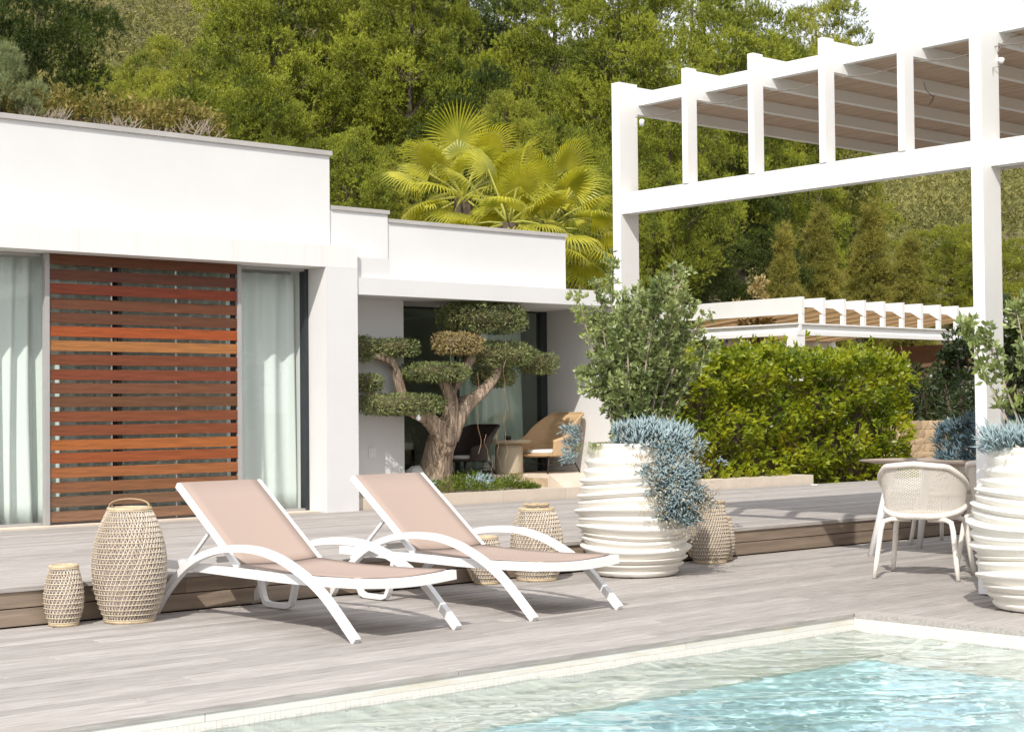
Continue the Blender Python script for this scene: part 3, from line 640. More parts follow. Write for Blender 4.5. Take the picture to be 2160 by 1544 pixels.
lantern((7.79, 8.665, .001), [(.135, 0), (.175, .13), (.185, .26), (.16, .40), (.115, .51)], 46, 17, 'medium woven lantern with rope handle between lounger and ribbed planter', 1.2, 'rope')
lantern((9.60, 8.66, .001), [(.12, 0), (.155, .12), (.155, .25), (.125, .37), (.115, .48)], 44, 16, 'tall woven lantern in the shade just behind the ribbed planter', .5)
lantern((9.82, 8.74, .001), [(.075, 0), (.105, .1), (.103, .2), (.075, .34)], 30, 12, 'small woven lantern standing outermost behind the ribbed planter', 1.9)

# ================================================================== RIBBED PLANTERS
def planter(loc, rz, label, seed=0):
    rg = random.Random(seed)
    tips = [(.0, .255, .235), (.045, .31, .285), (.10, .345, .29), (.145, .375, .315), (.215, .405, .345), (.28, .395, .35), (.315, .40, .35), (.375, .43, .37), (.435, .425, .38), (.50, .45, .385), (.56, .42, .385), (.605, .43, .375), (.66, .405, .37), (.705, .41, .36), (.765, .375, .345), (.83, .36, .325), (.90, .335, .315), (.945, .325, .31)]
    prof = [(0.235, 0.0)]; zl = 0
    for i, (z, rt, rv) in enumerate(tips[1:], 1):
        zp = tips[i-1][0]; dz = z-zp
        rv = rv*.7+rt*.3; prof += [(rv, zp+dz*.26), (rv+(rt-rv)*.30, zp+dz*.42), (rv+(rt-rv)*.68, zp+dz*.60), (rv+(rt-rv)*.94, zp+dz*.78), (rt, zp+dz*.90), (rv+(rt-rv)*.86, zp+dz*.99), (rv+(rt-rv)*.42, zp+dz*1.07)]
    prof += [(.318, .957), (.30, .957), (.295, .93), (.285, .86)]
    ph = [rg.uniform(0, 6.28) for _ in range(6)]
    def fn(r, z, q):
        env = math.sin(math.pi*min(max(z/.95, 0), 1))
        z2 = z+env*(.017*math.sin(q+ph[0]+z*6)+.012*math.sin(2*q+ph[1]-z*9))
        r2 = r*(1+.012*math.sin(q+ph[2]+z*5)+.010*math.sin(3*q+ph[3]+z*11))
        return r2, z2
    g = empty('ribbed_planter', loc, rz, label=label, cat='planter', group='white ribbed planters')
    mb = MB(); mb.lathe(prof, 72, True, False, fn=fn); autosmooth(mb.obj('pot', M['pot'], g), 60)
    mb = MB(); mb.lathe([(.295, .885), (.15, .90), (.0, .905)], 24, False); mb.obj('soil', M['soil'], g)
    return g
P1 = Vector((8.514, 8.40, 0)); P2 = Vector((8.738, 5.235, 0)); P3 = Vector((11.95, 7.42, 0))
planter(P1, 2.3, 'white ribbed planter holding a grey-green bush between loungers and dining set', 3)
planter(P2, .9, 'white ribbed planter in the right foreground beside the pergola column', 5)
planter(P3, 4.1, 'white ribbed planter mostly hidden behind the pergola column, with blue succulents', 8)

def bush(name, c, size, nst, nros, L, W, m, label, cat, seed, lean=(0, 0), stemr=.009, base_r=.12, mstem=None, per=6, up=.5, group=None, zlow=.0, extra=None):
    """many-stemmed bush: stems fan out of the base, rosettes of leaves along their outer part"""
    g = empty(name, c, label=label, cat=cat, group=group); rg = np.random.default_rng(seed); st = MB(); P = []; D = []
    random.seed(seed)
    for i in range(nst):
        a = rg.uniform(0, 2*math.pi); q = math.sqrt(rg.uniform(0, 1)); h = rg.choice([rg.uniform(.35, .75), rg.uniform(.75, 1.04)])*(1-.22*q*q); q *= rg.uniform(.8, 1.22)
        b = np.array([base_r*math.cos(a)*q, base_r*math.sin(a)*q, 0]); e = np.array([size[0]*math.cos(a)*q+lean[0]*h, size[1]*math.sin(a)*q+lean[1]*h, size[2]*h+zlow])
        mid = (b+e)/2+rg.normal(size=3)*.05*size[2]+np.array([0, 0, .12*size[2]])
        pts = [tuple((1-t)**2*b+2*t*(1-t)*mid+t*t*e) for t in np.linspace(0, 1, 7)]
        st.tube(pts, [stemr*(1-.75*t) for t in np.linspace(0, 1, 7)], 5, False)
        k = int(nros/nst)
        for t in np.clip(rg.beta(1.5, 1.0, k), .06, 1):
            p = (1-t)**2*b+2*t*(1-t)*mid+t*t*e; d = (2*(1-t)*(mid-b)+2*t*(e-mid)); d = d/np.linalg.norm(d)
            off = rg.normal(size=3); off -= d*off.dot(d)*.5; off = off/np.linalg.norm(off)*rg.uniform(.02, .125)*min(size[0], size[2])
            p2 = p+off; dd = d*.6+off/np.linalg.norm(off)*.7+np.array([0, 0, up]); dd /= np.linalg.norm(dd)
            if rg.random() < .5: st.tube([tuple(p), tuple(p2)], stemr*.28, 3, False)
            for _ in range(per): P.append(p2+rg.normal(size=3)*.006); v = dd*.75+rg.normal(size=3)*.55; D.append(v)
    P = np.array(P); D = np.array(D); V, F = leaves(P, D, L*rg.uniform(.65, 1.15, len(P)), W*rg.uniform(.75, 1.15, len(P)), .18)
    link('foliage', npmesh('foliage', V, F, m), g); st.obj('stems', mstem or M['twig'], g)
    return g
bush('potted_shrub', P1+Vector((0, 0, .90)), (.53, .48, 1.44), 44, 3900, .046, .0215, M['shrub'], 'grey-green leafy shrub growing out of the planter between loungers and dining set', 'shrub', 11, (.05, -.02), per=6)
bush('potted_shrub', P2+Vector((.02, -.03, .90)), (.42, .46, 1.40), 34, 1500, .060, .027, M['shrub'], 'sparse grey-green shrub in the planter at the right edge', 'shrub', 14, (.04, -.06), per=6)

def succ(name, pts, dirs, L, r, m, label, n_per=14, spread=.55, group=None, seed=1):
    rg = np.random.default_rng(seed); P = []; D = []
    for p, d in zip(pts, dirs):
        p = np.array(p); d = np.array(d)/np.linalg.norm(d)
        for _ in range(n_per):
            v = d+rg.normal(size=3)*spread; P.append(p+rg.normal(size=3)*.012+d*rg.uniform(-.03, .02)); D.append(v)
    P = np.array(P); D = np.array(D); V, F = fingers(P, D, L*rg.uniform(.7, 1.2, len(P)), r)
    o = link(name, npmesh(name, V, F, m)); return tag(o, label, 'succulent', group)
rg = np.random.default_rng(21)
RV = np.array([.753, -.658, 0]); TC = np.array([-.711, -.703, 0]); p1 = np.array(P1)
pts = []; dirs = []
for _ in range(210):                                   # mound along the front rim
    a = rg.uniform(-.12, .38); b = rg.uniform(.06, .34); pts.append(p1+RV*a+TC*b+np.array([0, 0, .955+rg.uniform(0, .12)*(1-abs(a-.1)*1.5)])); dirs.append(RV*a*.8+TC*(b-.1)*1.2+np.array([0, 0, .9]))
succ('blue_succulent', pts, dirs, .085, .0075, M['succulent'], 'mound of blue finger succulents on top of the ribbed planter', 13, .4, 'blue finger succulents', 2)
pts = []; dirs = []
for _ in range(270):                                   # cascade over the right-hand side
    q = rg.uniform(0, 1); a = rg.normal(.27+.06*q, .115*(1-.35*q)); b = .27+.16*math.sin(q*2.4)+rg.uniform(-.03, .06)-.5*max(a-.3, 0)
    pts.append(p1+RV*a+TC*b+np.array([0, 0, .97-.55*q])); dirs.append(RV*(a-.2)*.8+TC*.9+np.array([0, 0, .55-.75*q]))
succ('trailing_succulent', pts, dirs, .075, .0068, M['succulent'], 'blue finger succulents trailing down the side of the ribbed planter', 13, .5, 'blue finger succulents', 3)
pts = []; dirs = []
for _ in range(34):
    pts.append(p1+RV*rg.normal(-.45, .035)+TC*rg.uniform(-.05, .12)+np.array([0, 0, rg.uniform(.83, 1.07)])); dirs.append(RV*-.6+TC*.3+np.array([0, 0, rg.uniform(-.2, .6)]))
succ('trailing_succulent', pts, dirs, .05, .0045, M['succulent'], 'small tuft of blue succulents hanging off the planter rim towards the rattan chair', 11, .5, 'blue finger succulents', 4)
# arching grass on the rim
P = []; D = []; B = MB(); V = []; F = []
for i in range(110):
    a0 = p1+RV*rg.normal(-.22, .05)+TC*rg.uniform(.0, .2)+np.array([0, 0, .93]); d = RV*rg.uniform(-1, .15)+TC*rg.uniform(-.2, .5); L = rg.uniform(.14, .30); wv = np.cross(d, [0, 0, 1]); wv /= np.linalg.norm(wv); o0 = len(V)
    for k in range(5):
        t = k/4; c = a0+d*L*t+np.array([0, 0, L*(.75*t-1.0*t*t)]); ww = .0045*(1-t*.9); V += [c-wv*ww, c+wv*ww]
    F += [(o0+2*k, o0+2*k+1, o0+2*k+3, o0+2*k+2) for k in range(4)]
tag(link('grass_tuft', npmesh('grass_tuft', np.array(V), np.array(F), M['grass'])), 'tuft of arching green grass on the left rim of the ribbed planter', 'grass')
# dry cream-flowered plant hanging over the planter
def dry_plant():
    g = empty('dried_flower_plant', P1+Vector((.2, -.35, .9)), label='dry cream-flowered plant hanging among the trailing blue succulents', cat='plant'); st = MB(); P = []; D = []
    for i in range(150):
        q = rg.uniform(0, 1); a = rg.uniform(.02, .5)+(.16*q if rg.random() < .6 else 0); b = .30+.17*math.sin(q*2.2)-.55*max(a-.34, 0); base = p1+RV*a*.8+TC*b*.9+np.array([0, 0, .95-.5*q]); d = RV*rg.normal(.35, .5)+TC*rg.uniform(.2, .8)+np.array([0, 0, rg.normal(-.15, .45)]); d /= np.linalg.norm(d); L = rg.uniform(.07, .2); e = base+d*L
        o_ = np.array(g.location); st.tube([tuple(base-o_), tuple(base+d*L*.5-o_+rg.normal(size=3)*.01), tuple(e-o_)], .0016, 3, False)
        for _ in range(9): P.append(e-o_+rg.normal(size=3)*.026); D.append(rg.normal(size=3))
    V, F = leaves(np.array(P), np.array(D), .017, .012, .3); link('florets', npmesh('florets', V, F, M['dry']), g); st.obj('stems', M['twig'], g)
dry_plant()
pts = []; dirs = []; p2 = np.array(P2)
for _ in range(60):
    a = rg.uniform(-.36, -.02); b = rg.uniform(.02, .22); pts.append(p2+RV*a+TC*b+np.array([0, 0, .95+rg.uniform(-.02, .08)])); dirs.append(RV*a*1.2+TC*b+np.array([0, 0, .6]))
succ('blue_succulent', pts, dirs, .10, .006, M['succulent'], 'blue finger succulents on the rim of the right foreground planter', 12, .4, 'blue finger succulents', 6)
pts = []; dirs = []; p3 = np.array(P3)
for _ in range(100):
    a = rg.uniform(-.62, -.05); b = rg.uniform(-.1, .3); pts.append(p3+RV*a+TC*b+np.array([0, 0, .90+rg.uniform(-.16, .20)-.3*max(0, -a-.35)])); dirs.append(RV*a*.8+TC*b+np.array([0, 0, .8]))
succ('blue_succulent', pts, dirs, .085, .0075, M['succulent_dk'], 'deep blue finger succulents behind the dining table and pergola column', 14, .4, 'blue finger succulents', 7)

# ================================================================== DINING SET
def dining_chair():
    g = empty('dining_chair'); fb = M['fibre']; bm_ = MB()
    # local: faces +x, seat centre at origin, z = 0 ground
    sh = lambda a, t: ((-.235-.075*t)*math.cos(a)+.06, (.265+.05*t)*math.sin(a), .44+.36*t-.03*t*abs(a))
    A = 1.75
    topz = lambda a: 1-.42*max(0, abs(a)-.75)/1.0
    def pt(a, t): x, y, z = sh(a, t*topz(a)); return Vector((x, y, z))
    mb = MB(); n = 38
    for sg in (1, -1):
        for i in range(-20, n+20):
            pts = []
            for k in range(15):
                t = .02+.96*k/14; a = -A+2*A*(i+sg*(t-.5)*20)/n
                if abs(a) <= A: pts.append(pt(a, t))
            if len(pts) > 1: mb.tube(pts, .0032, 4, False)
    mb.obj('woven_back', fb, g)
    mb = MB(); mb.tube([pt(-A+2*A*k/36, 1.0) for k in range(37)], .021, 10); mb.obj('top_rim', fb, g, True)
    mb = MB(); mb.tube([pt(-A+2*A*k/30, -.02+.34*(abs(-1+2*k/30))**3) for k in range(31)], .022, 10); mb.obj('lower_rim', fb, g, True)
    mb = MB(); V = []; n = 28
    mb.lathe([(0.0, .405), (.20, .41), (.245, .425), (.25, .44), (.235, .452), (.0, .445)], 28, False); o = mb.obj('seat', fb, g, True); o.location = (.05, 0, 0); o.scale = (1, 1.02, 1)
    for sx in (-1, 1):
        for sy in (-1, 1):
            mb = MB(); mb.tube([(.0+sx*.10, sy*.06, .408), (.03+sx*.17, sy*.19, .41), (.03+sx*.205, sy*.235, .395), (.03+sx*.22, sy*.25, .34), (.03+sx*.25, sy*.275, .12), (.03+sx*.27, sy*.29, .004)], [.016, .017, .018, .019, .018, .016], 10); mb.obj('leg', fb, g, True)
    mb = MB(); mb.box(-.188, -.184, -.02, .02, .425, .437); mb.obj('badge', M['frame_grey'], g)
    return g
ch = dining_chair(); ch2 = copy_tree(ch); ch3 = copy_tree(ch)
ch.location = (9.80, 6.83, 0); ch.rotation_euler = (0, 0, R_(22)); tag(ch, 'white woven dining chair nearest the camera, its perforated back turned to the pool', 'chair', 'white woven dining chairs')
ch2.location = (10.55, 6.62, 0); ch2.rotation_euler = (0, 0, R_(4)); tag(ch2, 'white woven dining chair half hidden behind the pergola column', 'chair', 'white woven dining chairs')
ch3.location = (12.35, 8.25, 0); ch3.rotation_euler = (0, 0, R_(185)); tag(ch3, 'white woven dining chair on the far side of the table, only its rim showing', 'chair', 'white woven dining chairs')
tb = empty('dining_table', (11.45, 7.0, 0), R_(8), label='pale wooden dining table with tapered edge behind the woven chairs', cat='table')
mb = MB(); prof = [(.80, .735, .72), (1.0, .768, .762), (.985, .775, .775)]
def slab(mb, a, b, zt, zb):
    n = 40; V = []
    for s_, z in ((.86, zb), (1.0, zt-.008), (.99, zt)):
        for k in range(n):
            q = 2*math.pi*k/n; V.append((a*s_*math.copysign(abs(math.cos(q))**.6, math.cos(q)), b*s_*math.copysign(abs(math.sin(q))**.6, math.sin(q)), z))
    F = [(i*n+k, i*n+(k+1) % n, (i+1)*n+(k+1) % n, (i+1)*n+k) for i in range(2) for k in range(n)]+[tuple(range(n-1, -1, -1)), tuple(2*n+k for k in range(n))]
    mb.add(V, F)
slab(mb, .52, 1.38, .765, .728); mb.obj('tabletop', M['tablewood'], tb)
for sx in (-1, 1):
    for sy in (-1, 1):
        mb = MB(); mb.tube([(sx*.3, sy*1.0, .724), (sx*.42, sy*1.15, .0)], [.04, .025], 8); mb.obj('leg', M['powder'], tb, True)

# ================================================================== PATIO FURNITURE
def lounge_chair(loc, rz, label, m, mc, ml, ribs=True):
    g = empty('rattan_armchair', loc, rz, label=label, cat='armchair', group='low rattan armchairs on the patio'); n = 44
    # local: faces +x
    V = []; F = []; A = 2.2
    rows_ = [(.0, .19), (.12, .20), (.3, .25), (.55, .34), (.8, .43), (1.0, 1)]
    K = 16
    for i in range(K+1):
        t = i/K
        for k in range(n+1):
            a = -A+2*A*k/n; s_ = abs(a)/A
            q_ = min(max((s_-.34)/.40, 0), 1); top = .435+.26*(1-q_*q_*(3-2*q_))-.075*max(0, s_-.62)/.38
            z = .215+(top-.185)*t; qb = min(max((abs(a)-.72)/.75, 0), 1); back = 1-qb*qb*(3-2*qb)
            fl = 1+.12*t; x = -.235*fl*(math.cos(a) if abs(a) > .72 else .62*.752+.38*math.cos(a)+.0)-.20*back*t*t+.02; y = .285*fl*math.sin(a)
            rib = .014*math.sin(t*K*1.57*1.3)*back if ribs else 0
            V.append((x-rib, y, z))
    for i in range(K):
        for k in range(n): F.append((i*(n+1)+k, i*(n+1)+k+1, (i+1)*(n+1)+k+1, (i+1)*(n+1)+k))
    mb = MB(); mb.add(V, F); o = mb.obj('woven_shell', m, g, True); md = o.modifiers.new('t', 'SOLIDIFY'); md.thickness = .022
    mb = MB(); mb.lathe([(0, .20), (.24, .20), (.285, .215), (.29, .235), (0, .235)], 32, False); o = mb.obj('seat', m, g, True); o.location = (.03, 0, 0)
    mb = MB(); mb.tube([V[K*(n+1)+k] for k in range(n+1)], .013, 8); mb.obj('rim', m, g, True)
    mb = MB(); mb.lathe([(0, .236), (.22, .236), (.245, .255), (.22, .285), (0, .292)], 28, False); o = mb.obj('cushion', mc, g, True); o.location = (.03, 0, 0)
    for sx in (-1, 1):
        for sy in (-1, 1):
            mb = MB(); mb.tube([(sx*.12, sy*.15, .20), (sx*.19, sy*.2, .195), (sx*.205, sy*.215, .17), (sx*.27, sy*.26, .002)], .0095, 6); mb.obj('leg', ml, g, True)
    mb = MB()
    for sy in (-1, 1): mb = MB(); mb.tube([(-.235, sy*.236, .10), (.235, sy*.236, .10)], .006, 5); mb.obj('stretcher', ml, g)
    return g
gold = lounge_chair((12.60, 13.82, .486), R_(184), 'honey-coloured rattan armchair with white seat pad in the patio corner', M['rattan'], M['cushion'], M['black_metal']); gold.scale = (.98, .98, .93)
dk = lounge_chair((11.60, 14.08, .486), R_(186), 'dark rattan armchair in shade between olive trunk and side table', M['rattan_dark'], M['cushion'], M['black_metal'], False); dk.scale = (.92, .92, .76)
t = empty('side_table', (12.16, 13.98, .486), label='round beige pedestal side table beside the honey rattan armchair', cat='table')
mb = MB(); mb.lathe([(0, .0), (.155, .0), (.158, .02), (.158, .29), (.15, .33), (.0, .33)], 32, False); mb.obj('pedestal', M['resin'], t, True)
mb = MB(); mb.lathe([(0, .335), (.20, .337), (.245, .352), (.262, .368), (.255, .38), (0, .38)], 40, False); autosmooth(mb.obj('tabletop', M['resin'], t), 50)
mb = MB(); mb.lathe([(0, 0), (.03, 0), (.04, .02), (.036, .045), (.03, .045), (.028, .02), (0, .02)], 16, False); tag(mb.obj('small_bowl', M['black_metal'], None, True, (12.12, 13.95, .867)), 'small dark bowl standing on the round side table', 'bowl')
mb = MB(); mb.lathe([(0, 0), (.10, .0), (.148, .06), (.165, .14), (.14, .22), (.07, .275), (0, .285)], 28, False); tag(mb.obj('globe_lamp', M['globe'], None, True, (10.66, 13.72, .346)), 'white dome lamp on the terrace behind the olive trunk', 'lamp')

# ================================================================== CLOUD-PRUNED OLIVE TREE
def olive():
    g = empty('cloud_pruned_olive', (10.73, 13.42, .35), label='old olive tree with thick trunk and flat clipped foliage pads on the patio edge', cat='tree'); O = Vector((10.73, 13.42, .35))
    limbs = [([(10.82, 13.60, .32), (10.80, 13.58, .50), (10.78, 13.53, .72), (10.79, 13.46, .95), (10.84, 13.43, 1.10)], [.21, .185, .155, .155, .11]),
             ([(10.80, 13.42, .78), (10.68, 13.40, .98), (10.52, 13.37, 1.12), (10.30, 13.36, 1.20), (10.05, 13.38, 1.28), (9.80, 13.42, 1.40), (9.72, 13.42, 1.46)], [.13, .125, .105, .075, .055, .045, .03]),
             ([(10.78, 13.41, .85), (10.82, 13.39, 1.10), (10.83, 13.38, 1.32), (10.74, 13.40, 1.52), (10.66, 13.42, 1.58)], [.14, .115, .095, .07, .04]),
             ([(10.84, 13.43, 1.25), (10.92, 13.43, 1.42), (10.95, 13.42, 1.58)], [.07, .05, .03]),
             ([(10.84, 13.42, .92), (11.02, 13.40, 1.22), (11.28, 13.39, 1.40), (11.46, 13.38, 1.58), (11.52, 13.40, 1.75)], [.13, .10, .085, .075, .05]),
             ([(10.86, 13.46, 1.0), (11.06, 13.47, 1.28), (11.30, 13.48, 1.36), (11.55, 13.48, 1.55)], [.10, .08, .065, .04]),
             ([(10.93, 13.42, 1.44), (11.03, 13.42, 1.60), (11.14, 13.42, 1.76), (11.20, 13.42, 1.92), (11.24, 13.42, 2.10)], [.06, .075, .075, .065, .05]),
             ([(10.27, 13.44, 1.20), (10.25, 13.45, 1.38), (10.20, 13.46, 1.56), (10.12, 13.45, 1.70), (9.98, 13.44, 1.75), (9.88, 13.43, 1.76)], [.07, .068, .065, .062, .055, .035])]
    mb = MB(); random.seed(5)
    for pts, rad in limbs:
        if pts is not limbs[0][0]: rad = [v*.76 for v in rad]
        P = [Vector(p)-O for p in pts]; Q = []; Rr = []
        for i in range(len(P)-1):
            for k in range(5):
                t = k/5; p0, p1_, p2_, p3_ = P[max(i-1, 0)], P[i], P[i+1], P[min(i+2, len(P)-1)]
                Q.append(.5*((2*p1_)+(-p0+p2_)*t+(2*p0-5*p1_+4*p2_-p3_)*t*t+(-p0+3*p1_-3*p2_+p3_)*t**3)); Rr.append(rad[i]*(1-t)+rad[i+1]*t)
        Q.append(P[-1]); Rr.append(rad[-1])
        n = 16; V = []; mb2 = MB(); mb2.tube(Q, Rr, n)
        # fluted, knotty cross sections
        ph = random.uniform(0, 6)
        for i in range(len(Q)):
            for k in range(n):
                v = Vector(mb2.v[i*n+k]); a = 2*math.pi*k/n; s_ = 1+.10*math.sin(3*a+ph+i*.25)+.06*math.sin(5*a-ph+i*.4)+random.uniform(-.035, .035); mb2.v[i*n+k] = tuple(Q[i]+(v-Q[i])*s_)
        mb.add(mb2.v, mb2.f)
    o = mb.obj('trunk', M['bark_olive'], g, True)
    pads = [((11.33, 13.42, 2.19), .53, .155, 0), ((10.86, 13.30, 1.90), .27, .105, 1), ((11.56, 13.46, 1.80), .42, .13, 0), ((12.12, 13.44, 1.71), .24, .11, 0), ((9.74, 13.44, 1.83), .14, .12, 0), ((10.17, 13.46, 1.85), .25, .085, 0), ((10.60, 13.36, 1.60), .37, .09, 0), ((9.80, 13.42, 1.485), .15, .085, 0), ((10.15, 13.36, 1.27), .46, .10, 0), ((11.52, 13.50, 1.56), .26, .10, 0)]
    rg = np.random.default_rng(31)
    for c, hx, hz, k in pads:
        hy = min(.30, hx*.6) if hx < .3 else .28; n = int(2600*(hx*hy+hx*hz+hy*hz)*8)+500
        n = int(20000*(hx*hy+hx*hz+hy*hz))+300
        d = unit(rg.normal(size=(n, 3))); q = 3.6; s_ = (np.abs(d)**q).sum(1, keepdims=True)**(-1/q)
        wob = 1+.07*np.sin(d[:, :1]*9+c[0]*7)+.06*np.sin(d[:, 1:2]*11+d[:, 2:]*6)
        shell = 1-np.abs(rg.normal(0, .10, (n, 1))); P = d*s_*wob*shell*np.array([[hx, hy, hz]]); Dn = unit(d*np.array([[1/hx, 1/hy, 1/hz]])*hx)
        D = Dn*.7+rg.normal(size=(n, 3))*.75+np.array([[0, 0, .25]])
        V, F = leaves(P+np.array(c)-np.array(O), D, .036*rg.uniform(.6, 1.25, n), .0115, .2)
        pad = link('foliage_pad', npmesh('foliage_pad', V, F, M['olive_tan'] if k else M['olive']), g)
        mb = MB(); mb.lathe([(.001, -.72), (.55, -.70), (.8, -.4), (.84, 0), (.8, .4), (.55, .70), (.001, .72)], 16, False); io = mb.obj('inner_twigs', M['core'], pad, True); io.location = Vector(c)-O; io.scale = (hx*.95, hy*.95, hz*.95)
    # underplanting
    P = []; D = []; n = 7500
    x = rg.uniform(10.25, 12.0, n); y = rg.uniform(13.27, 13.80, n); e = np.clip((12.02-x)/.35, .15, 1)*np.clip((x-10.2)/.25, .2, 1)
    hmap = (.105+.06*np.sin(x*7+1)*np.cos(y*9)+.05*rg.random(n))*e
    y = 13.27+(y-13.27)*(.35+.65*e); P = np.stack([x, y, .346+hmap*rg.uniform(.1, 1, n)], 1); D = rg.normal(size=(n, 3))*.6+np.array([[0, -.25, .7]])
    V, F = leaves(P, D, .045*rg.uniform(.6, 1.3, n), .010, .2); tag(link('groundcover', npmesh('groundcover', V, F, M['cover'])), 'low green groundcover around the olive trunk', 'groundcover', kind='stuff')
olive()
rg = np.random.default_rng(41)
for (cx, cy, nn, lab) in ((11.25, 13.42, 26, 'pale blue succulent clump right of the olive trunk'), (10.45, 13.38, 16, 'pale blue succulent clump left of the olive trunk')):
    pts = [(cx+rg.normal(0, .11), cy+rg.normal(0, .06), .37+rg.uniform(0, .1)) for _ in range(nn)]
    succ('blue_succulent', pts, [(p[0]-cx, p[1]-cy-.05, .2) for p in pts], .075, .007, M['succulent'], lab, 12, .4, 'blue finger succulents', 9)
# bulb and dangling copper fairy-light strands in the olive
bl = empty('hanging_bulb', (10.27, 13.20, 1.15), label='white pear-shaped bulb hanging from the lowest olive pad', cat='lamp')
mb = MB(); mb.lathe([(0, -.05), (.022, -.04), (.028, -.015), (.02, .012), (.009, .035), (.008, .05)], 14, False); mb.obj('glass_bulb', M['globe'], bl, True)
mb = MB(); mb.tube([(0, 0, .05), (.003, .02, .13), (-.004, .05, .2)], .003, 4); mb.obj('cord', M['cable'], bl)
mb = MB(); random.seed(3)
for (x, y, z0, z1) in ((11.42, 13.18, 1.95, 1.2), (11.41, 13.17, 1.2, .62), (11.06, 13.2, 1.6, .75), (10.62, 13.2, 1.5, .95), (11.16, 13.2, .95, .5), (11.3, 13.2, 1.0, .52), (10.5, 13.2, .9, .45)):
    pts = []
    q = random.uniform(0, 6)
    for k in range(25):
        t = k/24; pts.append((x+.022*math.sin(t*7+q)+.012*math.sin(t*19+2*q)+(.12*t*t if z0 < 1.1 else 0), y+.01*math.sin(t*9+q), z0+(z1-z0)*t))
    mb.tube(pts, .0022, 4, False)
tag(mb.obj('fairy_light_strands', M['copper']), 'thin copper fairy-light strands dangling from the olive pads', 'string lights')
mb = MB(); mb.tube([(9.73, 13.6, 1.18), (9.70, 13.6, 1.05), (9.66, 13.6, .95), (9.70, 13.6, .85), (9.75, 13.6, .77), (9.71, 13.6, .70)], .004, 4); tag(mb.obj('cord', M['cable']), 'thin grey cord hanging down the patio wall beside the socket', 'cord')
mb = MB(); mb.lathe([(0, 0), (.05, 0), (.052, .012), (0, .014)], 20, False); tag(mb.obj('deck_light', M['globe'], None, True, (16.3, 12.95, U)), 'small white round deck light near the hedge corner', 'lamp')

# ================================================================== HEDGES
def hedge(name, x0, x1, y0, y1, z0, z1, nros, L, W, m, label, per=6, seed=0, holes=0, bare=0, loc=None, rough_top=.07):
    rg = np.random.default_rng(seed); c = np.array([(x0+x1)/2, (y0+y1)/2, z0]); g = empty(name, tuple(c), label=label, cat='hedge')
    fr = (x1-x0)*(z1-z0); tp = (x1-x0)*(y1-y0); en = (y1-y0)*(z1-z0); tot = fr+tp+2*en; P = []; Nn = []
    def put(k, f_): 
        k = int(k); a = rg.random(k); b = rg.random(k); q = np.abs(rg.normal(0, .12, k)); p, nn = f_(a, b, q); P.append(p); Nn.append(np.broadcast_to(nn, p.shape))
    bump_ = lambda a, b: .10*np.sin(a*23+b*5)*np.cos(b*6+a*11)+.08*np.sin(b*17-a*9)
    put(nros*fr/tot, lambda a, b, q: (np.stack([x0+(x1-x0)*a, y0+q+bump_(a, b)+.03, z0+(z1-z0)*b], 1), np.array([0, -1, .35])))
    put(nros*tp/tot, lambda a, b, q: (np.stack([x0+(x1-x0)*a, y0+(y1-y0)*b, z1-q+rough_top*np.sin(a*31)*np.cos(b*7+a*13)+rg.exponential(.055, len(a))], 1), np.array([0, -.2, 1.])))
    put(nros*en/tot, lambda a, b, q: (np.stack([x1-q+bump_(a, b), y0+(y1-y0)*a, z0+(z1-z0)*b], 1), np.array([1, 0, .35])))
    put(nros*en/tot, lambda a, b, q: (np.stack([x0+q, y0+(y1-y0)*a, z0+(z1-z0)*b], 1), np.array([-1, 0, .35])))
    P = np.concatenate(P)-c; Nn = np.concatenate(Nn); P = np.repeat(P, per, 0)+rg.normal(size=(len(P)*per, 3))*.02; Nn = np.repeat(Nn+rg.normal(size=Nn.shape)*.5, per, 0)
    V, F = leaves(P, Nn+rg.normal(size=P.shape)*.6, L*rg.uniform(.65, 1.2, len(P)), W*rg.uniform(.8, 1.2, len(P)), .15)
    link('foliage', npmesh('foliage', V, F, m), g)
    mb = MB(); random.seed(seed+1)
    for i in range(int((x1-x0)*9)):
        x = random.uniform(x0+.1, x1-.1)-c[0]; y = random.uniform(y0+.12, y1-.1)-c[1]; zt = (z1-z0)*random.uniform(.6, .98)
        mb.tube([(x, y, 0), (x+random.uniform(-.08, .08), y, zt*.5), (x+random.uniform(-.2, .2), y-.05, zt)], [.014, .011, .005], 5, False)
    mb.obj('stems', M['twig'] if bare else M['bark'], g)
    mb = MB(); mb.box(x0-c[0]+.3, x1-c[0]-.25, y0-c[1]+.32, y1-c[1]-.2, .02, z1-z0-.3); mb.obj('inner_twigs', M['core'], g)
    return g
hedge('clipped_hedge', 13.5, 19.05, 13.42, 14.7, .15, 1.85, 6200, .085, .036, M['hedge'], 'dense yellow-green clipped hedge between terrace and small pergola', 6, 51)
rh = hedge('roof_hedge', 9.0, 14.7, 24.2, 25.6, 3.2, 6.32, 4200, .11, .04, M['roofhedge'], 'dry brownish hedge showing above the left roof edge', 5, 53, bare=1, rough_top=.12)
mb = MB(); random.seed(9)
